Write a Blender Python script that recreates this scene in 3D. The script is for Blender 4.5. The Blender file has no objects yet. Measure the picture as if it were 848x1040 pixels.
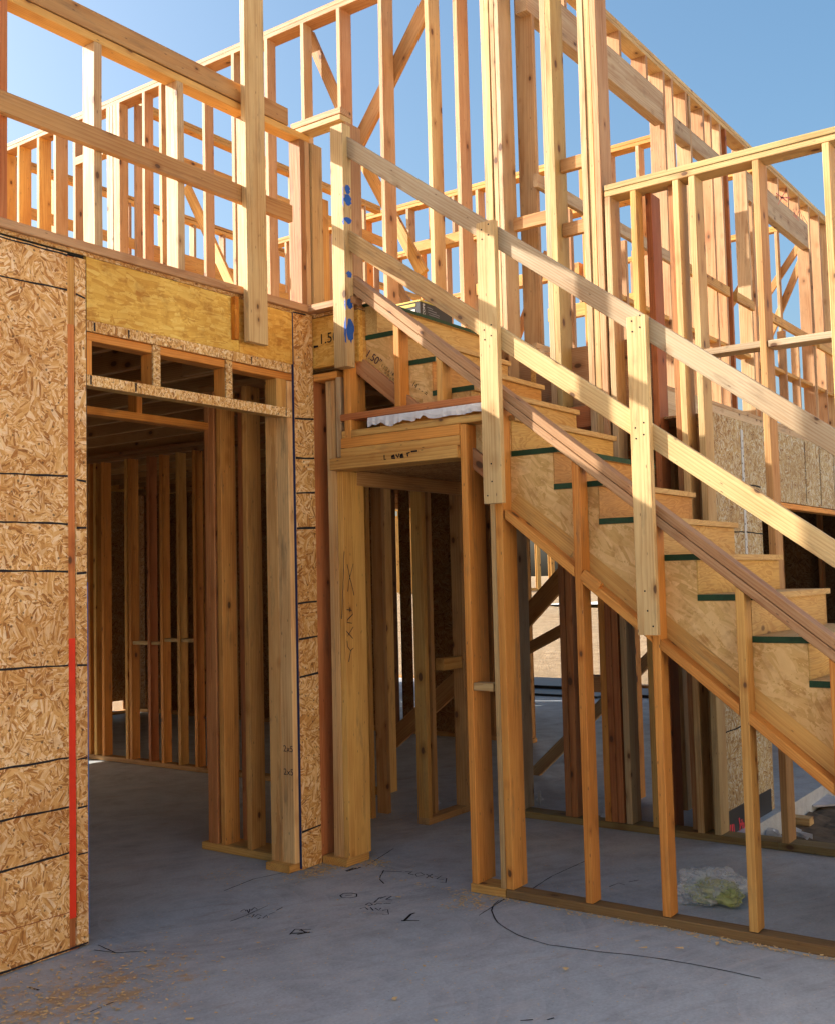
import bpy, math, random
import numpy as np
from mathutils import Vector, Matrix
random.seed(7)
SC = bpy.context.scene
COL = SC.collection
V = Vector

# ------------------------------------------------------------------ survey
# site axes: +X runs along the sheathed wall (away, right), +Y along the stair
# (away, left), Z up from the slab.  Camera stands at the origin, eye 1.6 m.
CX, CY, EYE = 424., 520., 1.6
_a = np.array([1208. - CX, 569. - CY]); _b = np.array([-1080. - CX, 624. - CY])
F = math.sqrt(-float(_a @ _b))
_ex = np.array([_a[0], _a[1], F]); _ex /= np.linalg.norm(_ex)
_ey = np.array([_b[0], _b[1], F]); _ey /= np.linalg.norm(_ey)
ROT = np.stack([_ex, _ey, np.cross(_ex, _ey)])
def _ray(x, y): return ROT @ np.array([x - CX, y - CY, F])
def on_x(x, y, X):
    r = _ray(x, y) * 1.0; k = X / r[0]; return r[1] * k, EYE + r[2] * k
def on_y(x, y, Y):
    r = _ray(x, y); k = Y / r[1]; return r[0] * k, EYE + r[2] * k
def on_z(x, y, Z=0.):
    r = _ray(x, y); k = (Z - EYE) / r[2]; return r[0] * k, r[1] * k

# ------------------------------------------------------------------ materials
class NT:
    def __init__(s, name):
        s.m = bpy.data.materials.new(name); s.m.use_nodes = True
        s.t = s.m.node_tree; s.t.nodes.clear()
        s.out = s.n('ShaderNodeOutputMaterial'); s.b = s.n('ShaderNodeBsdfPrincipled')
        s.t.links.new(s.b.outputs[0], s.out.inputs[0])
    def n(s, typ, **kw):
        o = s.t.nodes.new(typ)
        for k, v in kw.items(): setattr(o, k, v)
        return o
    def set(s, sock, v):
        if isinstance(v, bpy.types.NodeSocket): s.t.links.new(v, sock)
        elif v is not None:
            if hasattr(sock.default_value, '__len__') and not hasattr(v, '__len__'): v = (v,) * len(sock.default_value)
            if hasattr(sock.default_value, '__len__') and len(sock.default_value) == 4 and len(v) == 3: v = (*v, 1)
            sock.default_value = v
    def math(s, op, a, b=None, c=None):
        o = s.n('ShaderNodeMath', operation=op)
        for i, v in enumerate((a, b, c)):
            if v is not None: s.set(o.inputs[i], v)
        return o.outputs[0]
    def vmath(s, op, a, b=None):
        o = s.n('ShaderNodeVectorMath', operation=op); s.set(o.inputs[0], a)
        if b is not None: s.set(o.inputs[1], b)
        return o.outputs[0]
    def noise(s, vec, scale, detail=3., rough=.55, dist=0.):
        o = s.n('ShaderNodeTexNoise'); s.set(o.inputs['Vector'], vec)
        o.inputs['Scale'].default_value = scale; o.inputs['Detail'].default_value = detail
        o.inputs['Roughness'].default_value = rough; o.inputs['Distortion'].default_value = dist
        return o.outputs['Fac']
    def voro(s, vec, scale, feature='F1', rnd=1.):
        o = s.n('ShaderNodeTexVoronoi', feature=feature); s.set(o.inputs['Vector'], vec)
        o.inputs['Scale'].default_value = scale; o.inputs['Randomness'].default_value = rnd
        return o
    def ramp(s, fac, stops, interp='LINEAR'):
        o = s.n('ShaderNodeValToRGB'); o.color_ramp.interpolation = interp
        e = o.color_ramp.elements
        while len(e) < len(stops): e.new(.5)
        for q, (p, c) in zip(e, stops):
            q.position = p; q.color = (*c, 1) if hasattr(c, '__len__') else (c, c, c, 1)
        s.set(o.inputs[0], fac); return o.outputs[0]
    def mix(s, fac, a, b, mode='MIX'):
        o = s.n('ShaderNodeMix', data_type='RGBA', blend_type=mode)
        s.set(o.inputs[0], fac); s.set(o.inputs[6], a); s.set(o.inputs[7], b)
        return o.outputs[2]
    def maprange(s, v, a, b, c=0., d=1.):
        o = s.n('ShaderNodeMapRange'); s.set(o.inputs[0], v)
        for i, q in enumerate((a, b, c, d)): o.inputs[i + 1].default_value = q
        return o.outputs[0]
    def bump(s, h, strength, dist=.004):
        o = s.n('ShaderNodeBump'); o.inputs['Strength'].default_value = strength
        o.inputs['Distance'].default_value = dist; s.set(o.inputs['Height'], h)
        s.t.links.new(o.outputs[0], s.b.inputs['Normal'])
    def fin(s, col, rough=.6, spec=.3):
        s.set(s.b.inputs['Base Color'], col); s.set(s.b.inputs['Roughness'], rough)
        s.b.inputs['Specular IOR Level'].default_value = spec
        return s.m
    def coords(s, rand=True):
        tc = s.n('ShaderNodeTexCoord').outputs['Object']
        if not rand: return tc
        oi = s.n('ShaderNodeObjectInfo')
        off = s.math('MULTIPLY', oi.outputs['Random'], 37.)
        cv = s.n('ShaderNodeCombineXYZ')
        for i in range(3): s.set(cv.inputs[i], off)
        return s.vmath('ADD', tc, cv.outputs[0])

def m_lumber():
    s = NT('sawn_lumber')
    tc = s.n('ShaderNodeTexCoord').outputs['Object']; oi = s.n('ShaderNodeObjectInfo')
    rnd = oi.outputs['Random']; p = s.coords()
    sp = s.n('ShaderNodeSeparateXYZ'); s.set(sp.inputs[0], tc)
    # growth rings round a pith that lies off the board, drifting along it
    wob = s.noise(s.vmath('MULTIPLY', p, (3, 3, .7)), 1., 2.)
    ox = s.math('MULTIPLY_ADD', rnd, .22, -.11)
    oy = s.math('MULTIPLY_ADD', s.math('FRACT', s.math('MULTIPLY', rnd, 17.3)), .10, .012)
    tilt = s.math('MULTIPLY', s.math('SUBTRACT', s.math('FRACT', s.math('MULTIPLY', rnd, 31.7)), .5), .035)
    dx = s.math('ADD', s.math('SUBTRACT', sp.outputs[0], ox), s.math('MULTIPLY', wob, .06))
    dy = s.math('ADD', s.math('ADD', sp.outputs[1], oy), s.math('MULTIPLY', sp.outputs[2], tilt))
    r = s.math('SQRT', s.math('ADD', s.math('MULTIPLY', dx, dx), s.math('MULTIPLY', dy, dy)))
    r = s.math('ADD', r, s.math('MULTIPLY', s.noise(s.vmath('MULTIPLY', p, (25, 25, 2.5)), 1., 3.), .011))
    ring = s.math('FRACT', s.math('MULTIPLY', r, 85.))
    late = s.maprange(ring, .35, .95)
    fib = s.noise(s.vmath('MULTIPLY', p, (260, 260, 5)), 1., 2.)
    blot = s.noise(s.vmath('MULTIPLY', p, (7, 7, 1.3)), 1., 4., .6)
    base = oi.outputs['Color']
    c = s.mix(s.math('MULTIPLY', late, s.maprange(blot, .3, .7, .3, .7)), base, s.mix(1., base, (.72, .53, .40), 'MULTIPLY'))
    c = s.mix(s.maprange(fib, .35, .75, 0, .45), c, s.mix(1., c, (.70, .62, .52), 'MULTIPLY'))
    c = s.mix(s.maprange(blot, .42, .72, 0, .75), c, s.mix(1., c, (.72, .56, .42), 'MULTIPLY'))
    c = s.mix(s.maprange(blot, .42, .26, 0, .5), c, s.mix(1., c, (1.18, 1.14, 1.0), 'MULTIPLY'))
    # knots and their halo
    kv = s.voro(s.vmath('MULTIPLY', p, (11, 11, 6.5)), 1.)
    pick = s.n('ShaderNodeSeparateColor'); s.set(pick.inputs[0], kv.outputs['Color'])
    size = s.math('MULTIPLY', s.math('GREATER_THAN', pick.outputs[0], .64), s.math('MULTIPLY_ADD', pick.outputs[1], .14, .07))
    d = s.math('DIVIDE', kv.outputs['Distance'], s.math('MAXIMUM', size, .001))
    c = s.mix(s.maprange(d, 2.4, .9, 0, .55), c, s.mix(1., c, (.55, .36, .22), 'MULTIPLY'))
    c = s.mix(s.maprange(d, 1.05, .75, 0, .9), c, (.095, .042, .018))
    # water stains, mill grime, pencil ticks
    gr = s.noise(s.vmath('MULTIPLY', p, (14, 14, 2.2)), 1., 5., .7)
    c = s.mix(s.maprange(gr, .57, .74, 0, .6), c, (.16, .105, .06))
    pitch = s.voro(s.vmath('MULTIPLY', p, (30, 30, 9)), 1.)
    c = s.mix(s.maprange(pitch.outputs['Distance'], .10, .05, 0, .75), c, (.12, .06, .03))
    h = s.math('ADD', s.math('MULTIPLY', late, -.3), s.math('ADD', fib, s.math('MULTIPLY', gr, .5)))
    s.bump(h, .32, .003)
    return s.fin(c, s.maprange(fib, .3, .8, .5, .75), .28)

def m_strand(name, along, stops, big, spread, bumps=.4, fine=1.):
    """pressed-strand board; along=None: strands lie every way, else mostly along local Z"""
    s = NT(name); p = s.coords(); oi = s.n('ShaderNodeObjectInfo')
    dist = s.n('ShaderNodeTexNoise'); s.set(dist.inputs['Vector'], p); dist.inputs['Scale'].default_value = 9.
    p2 = s.vmath('ADD', p, s.vmath('MULTIPLY', dist.outputs['Color'], (.02 if along else .014,) * 3))
    def layer(scale, sx, sy, seed):
        q = s.vmath('ADD', p2, (seed, seed * 1.7, seed * .6))
        if along:   # rotate into local XZ
            q0 = q
        cell = s.voro(q, scale)
        sc = s.n('ShaderNodeSeparateColor'); s.set(sc.inputs[0], cell.outputs['Color'])
        ang = s.math('MULTIPLY', s.math('SUBTRACT', sc.outputs[0], .5), spread)
        vr = s.n('ShaderNodeVectorRotate', rotation_type='Y_AXIS' if along else 'Z_AXIS')
        s.set(vr.inputs['Vector'], q); s.set(vr.inputs['Angle'], ang)
        mul = (sx, sx, sy) if along else (sx, sy, sx)
        qq = s.vmath('MULTIPLY', vr.outputs[0], mul)
        st = s.voro(qq, 1.)
        sc2 = s.n('ShaderNodeSeparateColor'); s.set(sc2.inputs[0], st.outputs['Color'])
        g = s.noise(s.vmath('MULTIPLY', vr.outputs[0], tuple(v * 5 for v in mul)), 1., 2.)
        return s.math('ADD', s.math('MULTIPLY', sc2.outputs[0], .72), s.math('MULTIPLY', g, .38)), sc.outputs[1], st.outputs['Distance']
    k_ = .5 if along else 1.
    a, am, ad = layer(big, 75 * fine, 9 * fine * k_, 0.)
    b, bm, bd_ = layer(big * 1.7, 120 * fine, 17 * fine * k_, 3.3)
    v = s.mix(s.math('GREATER_THAN', s.noise(p2, 13., 4., .7), .5), a, b)
    sep = s.n('ShaderNodeRGBToBW'); s.set(sep.inputs[0], v); v = sep.outputs[0]
    c = s.ramp(v, stops)
    big_n = s.noise(p, 2.3, 4., .6)
    c = s.mix(s.maprange(big_n, .38, .68, 0, .75), c, s.mix(1., c, (.74, .62, .48), 'MULTIPLY'))
    mott = s.noise(p, 11., 4., .65)
    c = s.mix(s.maprange(mott, .52, .68, 0, .6), c, s.mix(1., c, (.62, .46, .34), 'MULTIPLY'))
    c = s.mix(1., c, oi.outputs['Color'], 'MULTIPLY')
    # dark bark flakes
    fl = s.voro(s.vmath('MULTIPLY', p2, (22, 22, 22)), 1.)
    if not along: c = s.mix(s.maprange(fl.outputs['Distance'], .16, .10, 0, .8), c, (.10, .045, .02))
    s.bump(s.math('ADD', v, s.noise(p, 180., 2.)), bumps, .003)
    return s.fin(c, .62, .3)

def m_ply():
    s = NT('plywood_face'); p = s.coords(); oi = s.n('ShaderNodeObjectInfo')
    q = s.vmath('MULTIPLY', p, (9, 9, 1.6))
    w = s.noise(q, 1., 3., .5, 1.2)
    ring = s.math('FRACT', s.math('MULTIPLY', w, 13.))
    c = s.mix(s.maprange(ring, .3, 1., 0, .65), oi.outputs['Color'], s.mix(1., oi.outputs['Color'], (.68, .5, .36), 'MULTIPLY'))
    fib = s.noise(s.vmath('MULTIPLY', p, (200, 200, 6)), 1., 2.)
    c = s.mix(s.maprange(fib, .4, .8, 0, .35), c, (.30, .16, .06))
    kn = s.voro(s.vmath('MULTIPLY', p, (6, 6, 3)), 1.)
    c = s.mix(s.maprange(kn.outputs['Distance'], .11, .07, 0, .8), c, (.13, .06, .025))
    s.bump(ring, .15, .002)
    return s.fin(c, .6, .3)

def m_concrete():
    s = NT('troweled_concrete'); p = s.coords(False)
    big = s.noise(p, .9, 5., .6, .4); mid = s.noise(p, 4.5, 6., .65); fine = s.noise(p, 70., 4., .7)
    c = s.ramp(big, [(.25, (.41, .45, .465)), (.5, (.50, .545, .56)), (.75, (.57, .615, .63))])
    c = s.mix(s.maprange(mid, .42, .72, 0, .6), c, (.29, .28, .29))
    c = s.mix(s.maprange(mid, .40, .25, 0, .5), c, (.58, .56, .55))
    c = s.mix(s.maprange(fine, .35, .75, 0, .35), c, (.11, .105, .11))
    # sweeps left by the trowel and the broom
    sw = s.n('ShaderNodeVectorRotate', rotation_type='Z_AXIS'); s.set(sw.inputs['Vector'], p); sw.inputs['Angle'].default_value = .5
    swn = s.noise(s.vmath('MULTIPLY', sw.outputs[0], (1.2, 9., 1.)), 1., 5., .65, .8)
    c = s.mix(s.maprange(swn, .52, .72, 0, .5), c, (.57, .54, .51))
    c = s.mix(s.maprange(swn, .45, .28, 0, .45), c, (.27, .24, .235))
    tw = s.voro(s.vmath('ADD', p, s.vmath('MULTIPLY', s.n('ShaderNodeTexNoise').outputs['Color'], (.25, .25, 0))), .8)
    arc = s.math('FRACT', s.math('MULTIPLY', tw.outputs['Distance'], 16.))
    c = s.mix(s.math('MULTIPLY', s.maprange(arc, .55, 1.), s.maprange(mid, .35, .65, 0, .30)), c, (.62, .61, .60))
    bt = s.noise(s.vmath('ADD', p, (4.1, 9.3, 0)), 2.2, 6., .72)
    c = s.mix(s.maprange(bt, .56, .66, 0, .35), c, (.30, .275, .255))
    # rusty-brown scuffs and tracked-in wood dust
    ru = s.noise(s.vmath('MULTIPLY', sw.outputs[0], (3., 8., 1.)), 1., 6., .7, .5)
    c = s.mix(s.maprange(ru, .60, .75, 0, .55), c, (.30, .16, .08))
    sp = s.n('ShaderNodeSeparateXYZ'); s.set(sp.inputs[0], p)
    # a spill of orange sawdust beside the end of the sheathed wall
    ex = s.math('DIVIDE', s.math('SUBTRACT', sp.outputs[0], 2.62), .62); ey = s.math('DIVIDE', s.math('SUBTRACT', sp.outputs[1], 3.62), .46)
    dd = s.math('SQRT', s.math('ADD', s.math('MULTIPLY', ex, ex), s.math('MULTIPLY', ey, ey)))
    dn = s.noise(p, 7., 6., .75)
    spill = s.maprange(s.math('SUBTRACT', dn, s.math('MULTIPLY', dd, .14)), .43, .54, 0, .75)
    c = s.mix(spill, c, (.58, .33, .11))
    spk = s.voro(p, 34.); c = s.mix(s.maprange(spk.outputs['Distance'], .13, .07, 0, .8), c, (.66, .55, .40))
    cr = s.voro(s.vmath('ADD', p, (7.7, 1.2, 0)), 21.); c = s.mix(s.maprange(cr.outputs['Distance'], .07, .03, 0, .7), c, (.055, .05, .05))
    s.bump(s.math('ADD', s.math('MULTIPLY', mid, .6), s.math('MULTIPLY', fine, .4)), .22, .004)
    return s.fin(c, s.maprange(mid, .3, .7, .42, .68), .35)

def m_dirt():
    s = NT('graded_dirt'); p = s.coords(False)
    big = s.noise(p, .35, 5., .6); mid = s.noise(p, 3., 7., .7); fine = s.noise(p, 30., 4., .7)
    c = s.ramp(mid, [(.25, (.20, .13, .07)), (.5, (.40, .28, .16)), (.75, (.54, .41, .26))])
    c = s.mix(s.maprange(big, .35, .65, 0, .5), c, (.38, .29, .185))
    c = s.mix(s.maprange(fine, .4, .75, 0, .5), c, (.12, .08, .045))
    pb = s.voro(p, 9.); c = s.mix(s.maprange(pb.outputs['Distance'], .25, .15, 0, .5), c, (.42, .37, .30))
    s.bump(s.math('ADD', mid, fine), .9, .05)
    return s.fin(c, .9, .1)

def m_plain(name, col, rough=.5, spec=.3, var=.25, scale=30.):
    s = NT(name); p = s.coords()
    n = s.noise(p, scale, 4., .6)
    c = s.mix(s.maprange(n, .35, .7, 0, var), col, tuple(v * .45 for v in col))
    return s.fin(c, rough, spec)

def m_film(name, col, alpha, rough=.28):
    s = NT(name); p = s.coords()
    n = s.noise(p, 16., 3., .6)
    s.set(s.b.inputs['Alpha'], s.maprange(n, .35, .7, alpha * .55, min(1., alpha * 1.35)))
    s.bump(s.noise(p, 45., 3.), .6, .006)
    return s.fin(col, rough, .6)

LUM = m_lumber()
OSB = m_strand('strand_board', None, [(.10, (.20, .08, .022)), (.27, (.50, .235, .062)), (.45, (.70, .40, .125)), (.66, (.82, .55, .225)), (.92, (.93, .77, .50))], 15., 6.28, .5, 1.32)
LSL = m_strand('strand_beam', True, [(.12, (.62, .33, .085)), (.40, (.76, .46, .13)), (.7, (.84, .56, .19)), (.98, (.90, .67, .29))], 6., .45, .2, .75)
STK = m_strand('stair_stock', True, [(.12, (.60, .39, .15)), (.40, (.72, .50, .22)), (.7, (.80, .58, .29)), (.98, (.86, .66, .37))], 4., .9, .2, .55)
PLY = m_ply(); CONC = m_concrete(); DIRT = m_dirt()
INK = m_plain('black_marker_ink', (.012, .012, .014), .6, .2, .5, 60.)
FAINT = m_plain('thin_marker_ink', (.045, .04, .042), .7, .15, .6, 90.)
CHALK = m_plain('dark_snapped_line', (.03, .028, .032), .8, .1, .4, 90.)
BLUE = m_plain('blue_spray_paint', (.012, .10, .42), .5, .3, .35)
REDP = m_plain('red_spray_paint', (.80, .045, .015), .5, .3, .25, 14.)
PINKP = m_plain('pink_spray_paint', (.85, .07, .10), .5, .3, .3)
GREEN = m_plain('green_edge_seal', (.018, .060, .022), .6, .3, .5, 40.)
WHITE = m_plain('white_plastic', (.72, .72, .72), .45, .4, .3, 22.)
STEEL = m_plain('galvanised_steel', (.55, .58, .62), .35, .6, .3, 40.)
BLACKC = m_plain('black_printed_card', (.018, .018, .02), .4, .4, .3)
YELC = m_plain('yellow_printed_card', (.62, .47, .10), .5, .3, .3)
LABW = m_plain('white_print', (.75, .75, .72), .5, .3, .15)
BLKP = m_plain('black_film_panel', (.030, .032, .036), .45, .4, .5, 6.)
PAPER = m_plain('weathered_sheet', (.50, .49, .50), .8, .2, .4, 12.)
SAWD = m_plain('wood_shavings', (.84, .58, .27), .8, .2, .5, 25.)
LEAF = m_plain('dry_leaves', (.10, .13, .045), .7, .2, .5, 9.)
FILM = m_film('clear_bag_film', (.80, .82, .80), .30)
FILMG = m_film('green_bag_film', (.52, .54, .15), .6, .4)
SEAM = m_plain('gap_dark', (.02, .02, .018), .8, .1, .2)

T = dict(pale=(.58, .405, .215), straw=(.67, .485, .225), gold=(.72, .42, .12), orange=(.73, .325, .07), red=(.52, .20, .07),
         pink=(.54, .33, .17), grey=(.52, .41, .26), dark=(.38, .195, .075), brown=(.54, .31, .12), green=(.46, .36, .155))  # pale and pink darkened to offset strong sun on the upper framing
MIXT = ['pale', 'pink', 'gold', 'orange', 'pale', 'pink', 'straw', 'brown']
def tone(t):
    if t is None: t = random.choice(MIXT)
    c = T[t] if isinstance(t, str) else t
    k = random.uniform(.88, 1.10); w = random.uniform(-.04, .04)
    return (min(1, c[0] * k), min(1, c[1] * k * (1 - w)), min(1, c[2] * k * (1 - 2 * w)), 1)

# ------------------------------------------------------------------ objects
def thing(name, label, cat, loc=(0, 0, 0), group=None):
    o = bpy.data.objects.new(name, None); o.empty_display_size = .2; COL.objects.link(o)
    o.location = loc; o['label'] = label; o['category'] = cat; o['kind'] = 'thing'
    if group: o['group'] = group
    return o
def link(name, verts, faces, mat, parent=None, mw=None, smooth=False, color=None, mats=None, fmat=None):
    me = bpy.data.meshes.new(name); me.from_pydata([tuple(v) for v in verts], [], faces)
    for m in (mats or [mat]): me.materials.append(m)
    if fmat:
        for p, i in zip(me.polygons, fmat): p.material_index = i
    if smooth:
        for p in me.polygons: p.use_smooth = True
    me.update()
    o = bpy.data.objects.new(name, me); COL.objects.link(o)
    if color: o.color = color
    mw = mw or Matrix.Identity(4)
    if parent:
        o.parent = parent
        # walk up: parents only translate or are boards themselves
        o.matrix_local = world_of(parent).inverted() @ mw
    else: o.matrix_local = mw
    return o
def world_of(o):
    m = o.matrix_basis.copy() if o.parent is None else None
    if m is None: return world_of(o.parent) @ o.matrix_basis
    return m
def solo(o, label, cat, group=None):
    o['kind'] = 'thing'; o['label'] = label; o['category'] = cat
    if group: o['group'] = group
    return o

def board(parent, name, a, b, w, t, wdir, tn=None, mat=None, bow=None, ch=.003, cut=None):
    """a board with its centreline from a to b; w across wdir, t across the rest; slightly bowed, eased edges.
    cut=(na, nb): end-plane normals for plumb or level cuts"""
    a, b = V(a), V(b); z = (b - a); L = z.length; z.normalize()
    wd = V(wdir); y = z.cross(wd).normalized(); x = y.cross(z).normalized()
    R = Matrix((x, y, z)).transposed().to_4x4(); mw = Matrix.Translation((a + b) / 2) @ R
    hw, ht = w / 2, t / 2; ch = min(ch, ht * .3)
    ring = [(-hw + ch, -ht), (hw - ch, -ht), (hw, -ht + ch), (hw, ht - ch), (hw - ch, ht), (-hw + ch, ht), (-hw, ht - ch), (-hw, -ht + ch)]
    n = 1 if L < .7 else 6
    if bow is None: bow = min(.006, L * .0016)
    bx_, by_ = random.uniform(-bow, bow), random.uniform(-bow, bow)
    vs = []
    ends = [None, None]
    if cut:
        for i in (0, 1):
            if cut[i]:
                nn = V(cut[i]); ends[i] = V((nn.dot(x), nn.dot(y), nn.dot(z)))
    for i in range(n + 1):
        s = i / n; k = 1 - (2 * s - 1) ** 2
        for (px, py) in ring:
            pz = -L / 2 + s * L
            e = ends[0] if i == 0 else ends[1] if i == n else None
            if e is not None and abs(e.z) > 1e-4: pz += -(px * e.x + py * e.y) / e.z
            vs.append((px + bx_ * k, py + by_ * k, pz))
    fs = [tuple(reversed(range(8))), tuple(range(n * 8, n * 8 + 8))]
    for i in range(n):
        for j in range(8):
            k = (j + 1) % 8; fs.append((i * 8 + j, i * 8 + k, i * 8 + 8 + k, i * 8 + 8 + j))
    return link(name, vs, fs, mat or LUM, parent, mw, color=tone(tn))
def bx(parent, name, x0, x1, y0, y1, z0, z1, tn=None, mat=None, bow=None, ch=.003):
    """axis-aligned board, grain along its longest side"""
    lo = V((x0, y0, z0)); hi = V((x1, y1, z1)); c = (lo + hi) / 2; d = [abs(v) for v in hi - lo]
    k = d.index(max(d)); oth = sorted([i for i in range(3) if i != k], key=lambda i: -d[i])
    a = c.copy(); b = c.copy(); a[k] = min(lo[k], hi[k]); b[k] = max(lo[k], hi[k])
    wd = V((0, 0, 0)); wd[oth[0]] = 1
    return board(parent, name, a, b, d[oth[0]], d[oth[1]], wd, tn, mat, bow, ch)
def sheet(parent, name, x0, x1, y0, y1, z0, z1, tint=(1, 1, 1), mat=None):
    """a sheet good: local XY is its face, local Z its thickness"""
    lo = V((min(x0, x1), min(y0, y1), min(z0, z1))); hi = V((max(x0, x1), max(y0, y1), max(z0, z1)))
    c = (lo + hi) / 2; d = hi - lo; k = [d.x, d.y, d.z].index(min(d))
    if k == 0: x, y = V((0, 1, 0)), V((0, 0, 1))
    elif k == 1: x, y = V((0, 0, 1)), V((1, 0, 0))
    else: x, y = V((1, 0, 0)), V((0, 1, 0))
    z = x.cross(y)
    mw = Matrix.Translation(c) @ Matrix((x, y, z)).transposed().to_4x4()
    h = V((abs(x.dot(d)), abs(y.dot(d)), abs(z.dot(d)))) / 2
    vs = [(sx * h.x, sy * h.y, sz * h.z) for sz in (-1, 1) for sy in (-1, 1) for sx in (-1, 1)]
    fs = [(0, 2, 3, 1), (4, 5, 7, 6), (0, 1, 5, 4), (2, 6, 7, 3), (0, 4, 6, 2), (1, 3, 7, 5)]
    return link(name, vs, fs, mat or OSB, parent, mw, color=(*tint, 1))
def strokes(parent, name, polys, o, u, v, w, mat=None, lift=.0016):
    """pen strokes: polylines in (u, v) metres laid as narrow ribbons on a face at o"""
    if name == 'nail_line_marks':
        for pl in polys: strokes(parent, 'nail_line', [pl], o, u, v, w, mat, lift)
        return
    o, u, v = V(o), V(u), V(v); n = u.cross(v).normalized(); vs = []; fs = []
    for pl in polys:
        pts = []
        for (p, q) in zip(pl, pl[1:]):
            L = math.hypot(q[0] - p[0], q[1] - p[1]); m = max(1, int(L / (w * 5)))
            for i in range(m): pts.append((p[0] + (q[0] - p[0]) * i / m, p[1] + (q[1] - p[1]) * i / m))
        pts.append(pl[-1]); b0 = len(vs)
        for i, p in enumerate(pts):
            a = pts[max(0, i - 1)]; c = pts[min(len(pts) - 1, i + 1)]
            tx, ty = c[0] - a[0], c[1] - a[1]; L = math.hypot(tx, ty) or 1
            nx, ny = -ty / L, tx / L; ww = w / 2 * random.uniform(.65, 1.2); j = random.uniform(-.2, .2) * w
            for sg in (-1, 1):
                vs.append(o + u * (p[0] + nx * (ww * sg + j)) + v * (p[1] + ny * (ww * sg + j)) + n * lift)
        for i in range(len(pts) - 1):
            k = b0 + 2 * i; fs.append((k, k + 2, k + 3, k + 1))
    return link(name, vs, fs, mat or INK, parent)
def text(parent, name, s, o, u, v, size, mat=None, lift=.0018):
    cu = bpy.data.curves.new('lettering', 'FONT'); cu.body = s; cu.size = size
    t = bpy.data.objects.new('lettering', cu); COL.objects.link(t)
    dg = bpy.context.evaluated_depsgraph_get(); me = t.evaluated_get(dg).to_mesh()
    vs = [w.co.copy() for w in me.vertices]; fs = [tuple(p.vertices) for p in me.polygons]
    t.evaluated_get(dg).to_mesh_clear(); bpy.data.objects.remove(t); bpy.data.curves.remove(cu)
    o, u, v = V(o), V(u), V(v); n = u.cross(v).normalized()
    return link(name, [o + u * w.x + v * w.y + n * lift for w in vs], fs, mat or INK, parent)
X_, Y_, Z_ = V((1, 0, 0)), V((0, 1, 0)), V((0, 0, 1))

DECK = 3.16            # top of the upper floor
# ================================================================== SETTING
def structure(o): o['kind'] = 'structure'; return o
# dirt: one sheet to the horizon, low beside the slab and rising behind the building
def dirt_h(x, y):
    h = -.19
    d = x * .81 + y * .586
    if d > 15: t = min(1., (d - 15) / 26.); h += (t * t * (3 - 2 * t)) * 1.25
    n = (math.sin(x * 2.3 + y * 1.1) + math.sin(x * .9 - y * 2.7 + 1.) + math.sin(x * 4.1 + y * 3.7)) / 3
    h += n * .035 * (1 if d < 60 else 0)
    if x > 6.3 and y < 2.5: h += .05 * math.sin(x * 7) * math.cos(y * 6 + x)
    return h
def axis(lo, hi, a, b, st):
    o = [lo, lo * .3, lo * .1]; o = [v for v in o if v < a - 1]
    v = a
    while v <= b: o.append(v); v += st
    w = b
    while w < hi: w = w * 1.18 + 1.; o.append(min(w, hi))
    return o
gx = axis(-900, 1500, -10, 45, .45); gy = axis(-900, 1500, -12, 40, .45)
vs = [(x, y, dirt_h(x, y)) for y in gy for x in gx]; nx = len(gx)
fs = [(j * nx + i, j * nx + i + 1, (j + 1) * nx + i + 1, (j + 1) * nx + i) for j in range(len(gy) - 1) for i in range(nx - 1)]
structure(link('dirt_ground', vs, fs, DIRT, smooth=True))
random.seed(12)
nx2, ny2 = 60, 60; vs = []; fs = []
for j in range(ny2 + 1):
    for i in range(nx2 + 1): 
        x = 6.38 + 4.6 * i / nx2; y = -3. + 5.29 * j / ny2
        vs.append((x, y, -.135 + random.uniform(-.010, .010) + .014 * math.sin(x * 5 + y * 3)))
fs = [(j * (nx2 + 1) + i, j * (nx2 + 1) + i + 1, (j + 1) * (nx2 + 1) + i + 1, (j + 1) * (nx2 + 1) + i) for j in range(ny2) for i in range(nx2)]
structure(link('shade_toned_soil', vs, fs, m_plain('shade_toned_mulch', (.17, .125, .085), .95, .1, .8, 14.)))  # dark mulch sheet; shade over this dirt is painted into its colour
# slab in one piece: main room plus the part that runs on behind the stair wall
out = [(-5, -3.2), (6.37, -3.2), (6.37, 2.30), (14.3, 2.30), (14.3, 11.2), (-5, 11.2)]
n = len(out); vs = [(x, y, 0) for x, y in out] + [(x, y, -.45) for x, y in out]
fs = [tuple(range(n))] + [(i, i + n, (i + 1) % n + n, (i + 1) % n) for i in range(n)]
slab = structure(link('concrete_slab', vs, fs, CONC))
pad = structure(link('concrete_pad', [(28, 12, .74), (42, 12, 1.0), (42, 30, 1.0), (28, 30, .74)], [(0, 1, 2, 3)], m_plain('pale_new_concrete', (.55, .54, .51), .8, .2, .2, 3.)))

drive = structure(link('fill_bounce_driveway', [(-14, -9.0, -.06), (22, -9.0, -.06), (22, -3.25, -.06), (-14, -3.25, -.06)], [(0, 1, 2, 3)], m_plain('fill_bounce_concrete', (.52, .50, .46), .8, .2, .2, 2.)))  # unseen pale driveway added to bounce sunlight into the shaded framing
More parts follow.
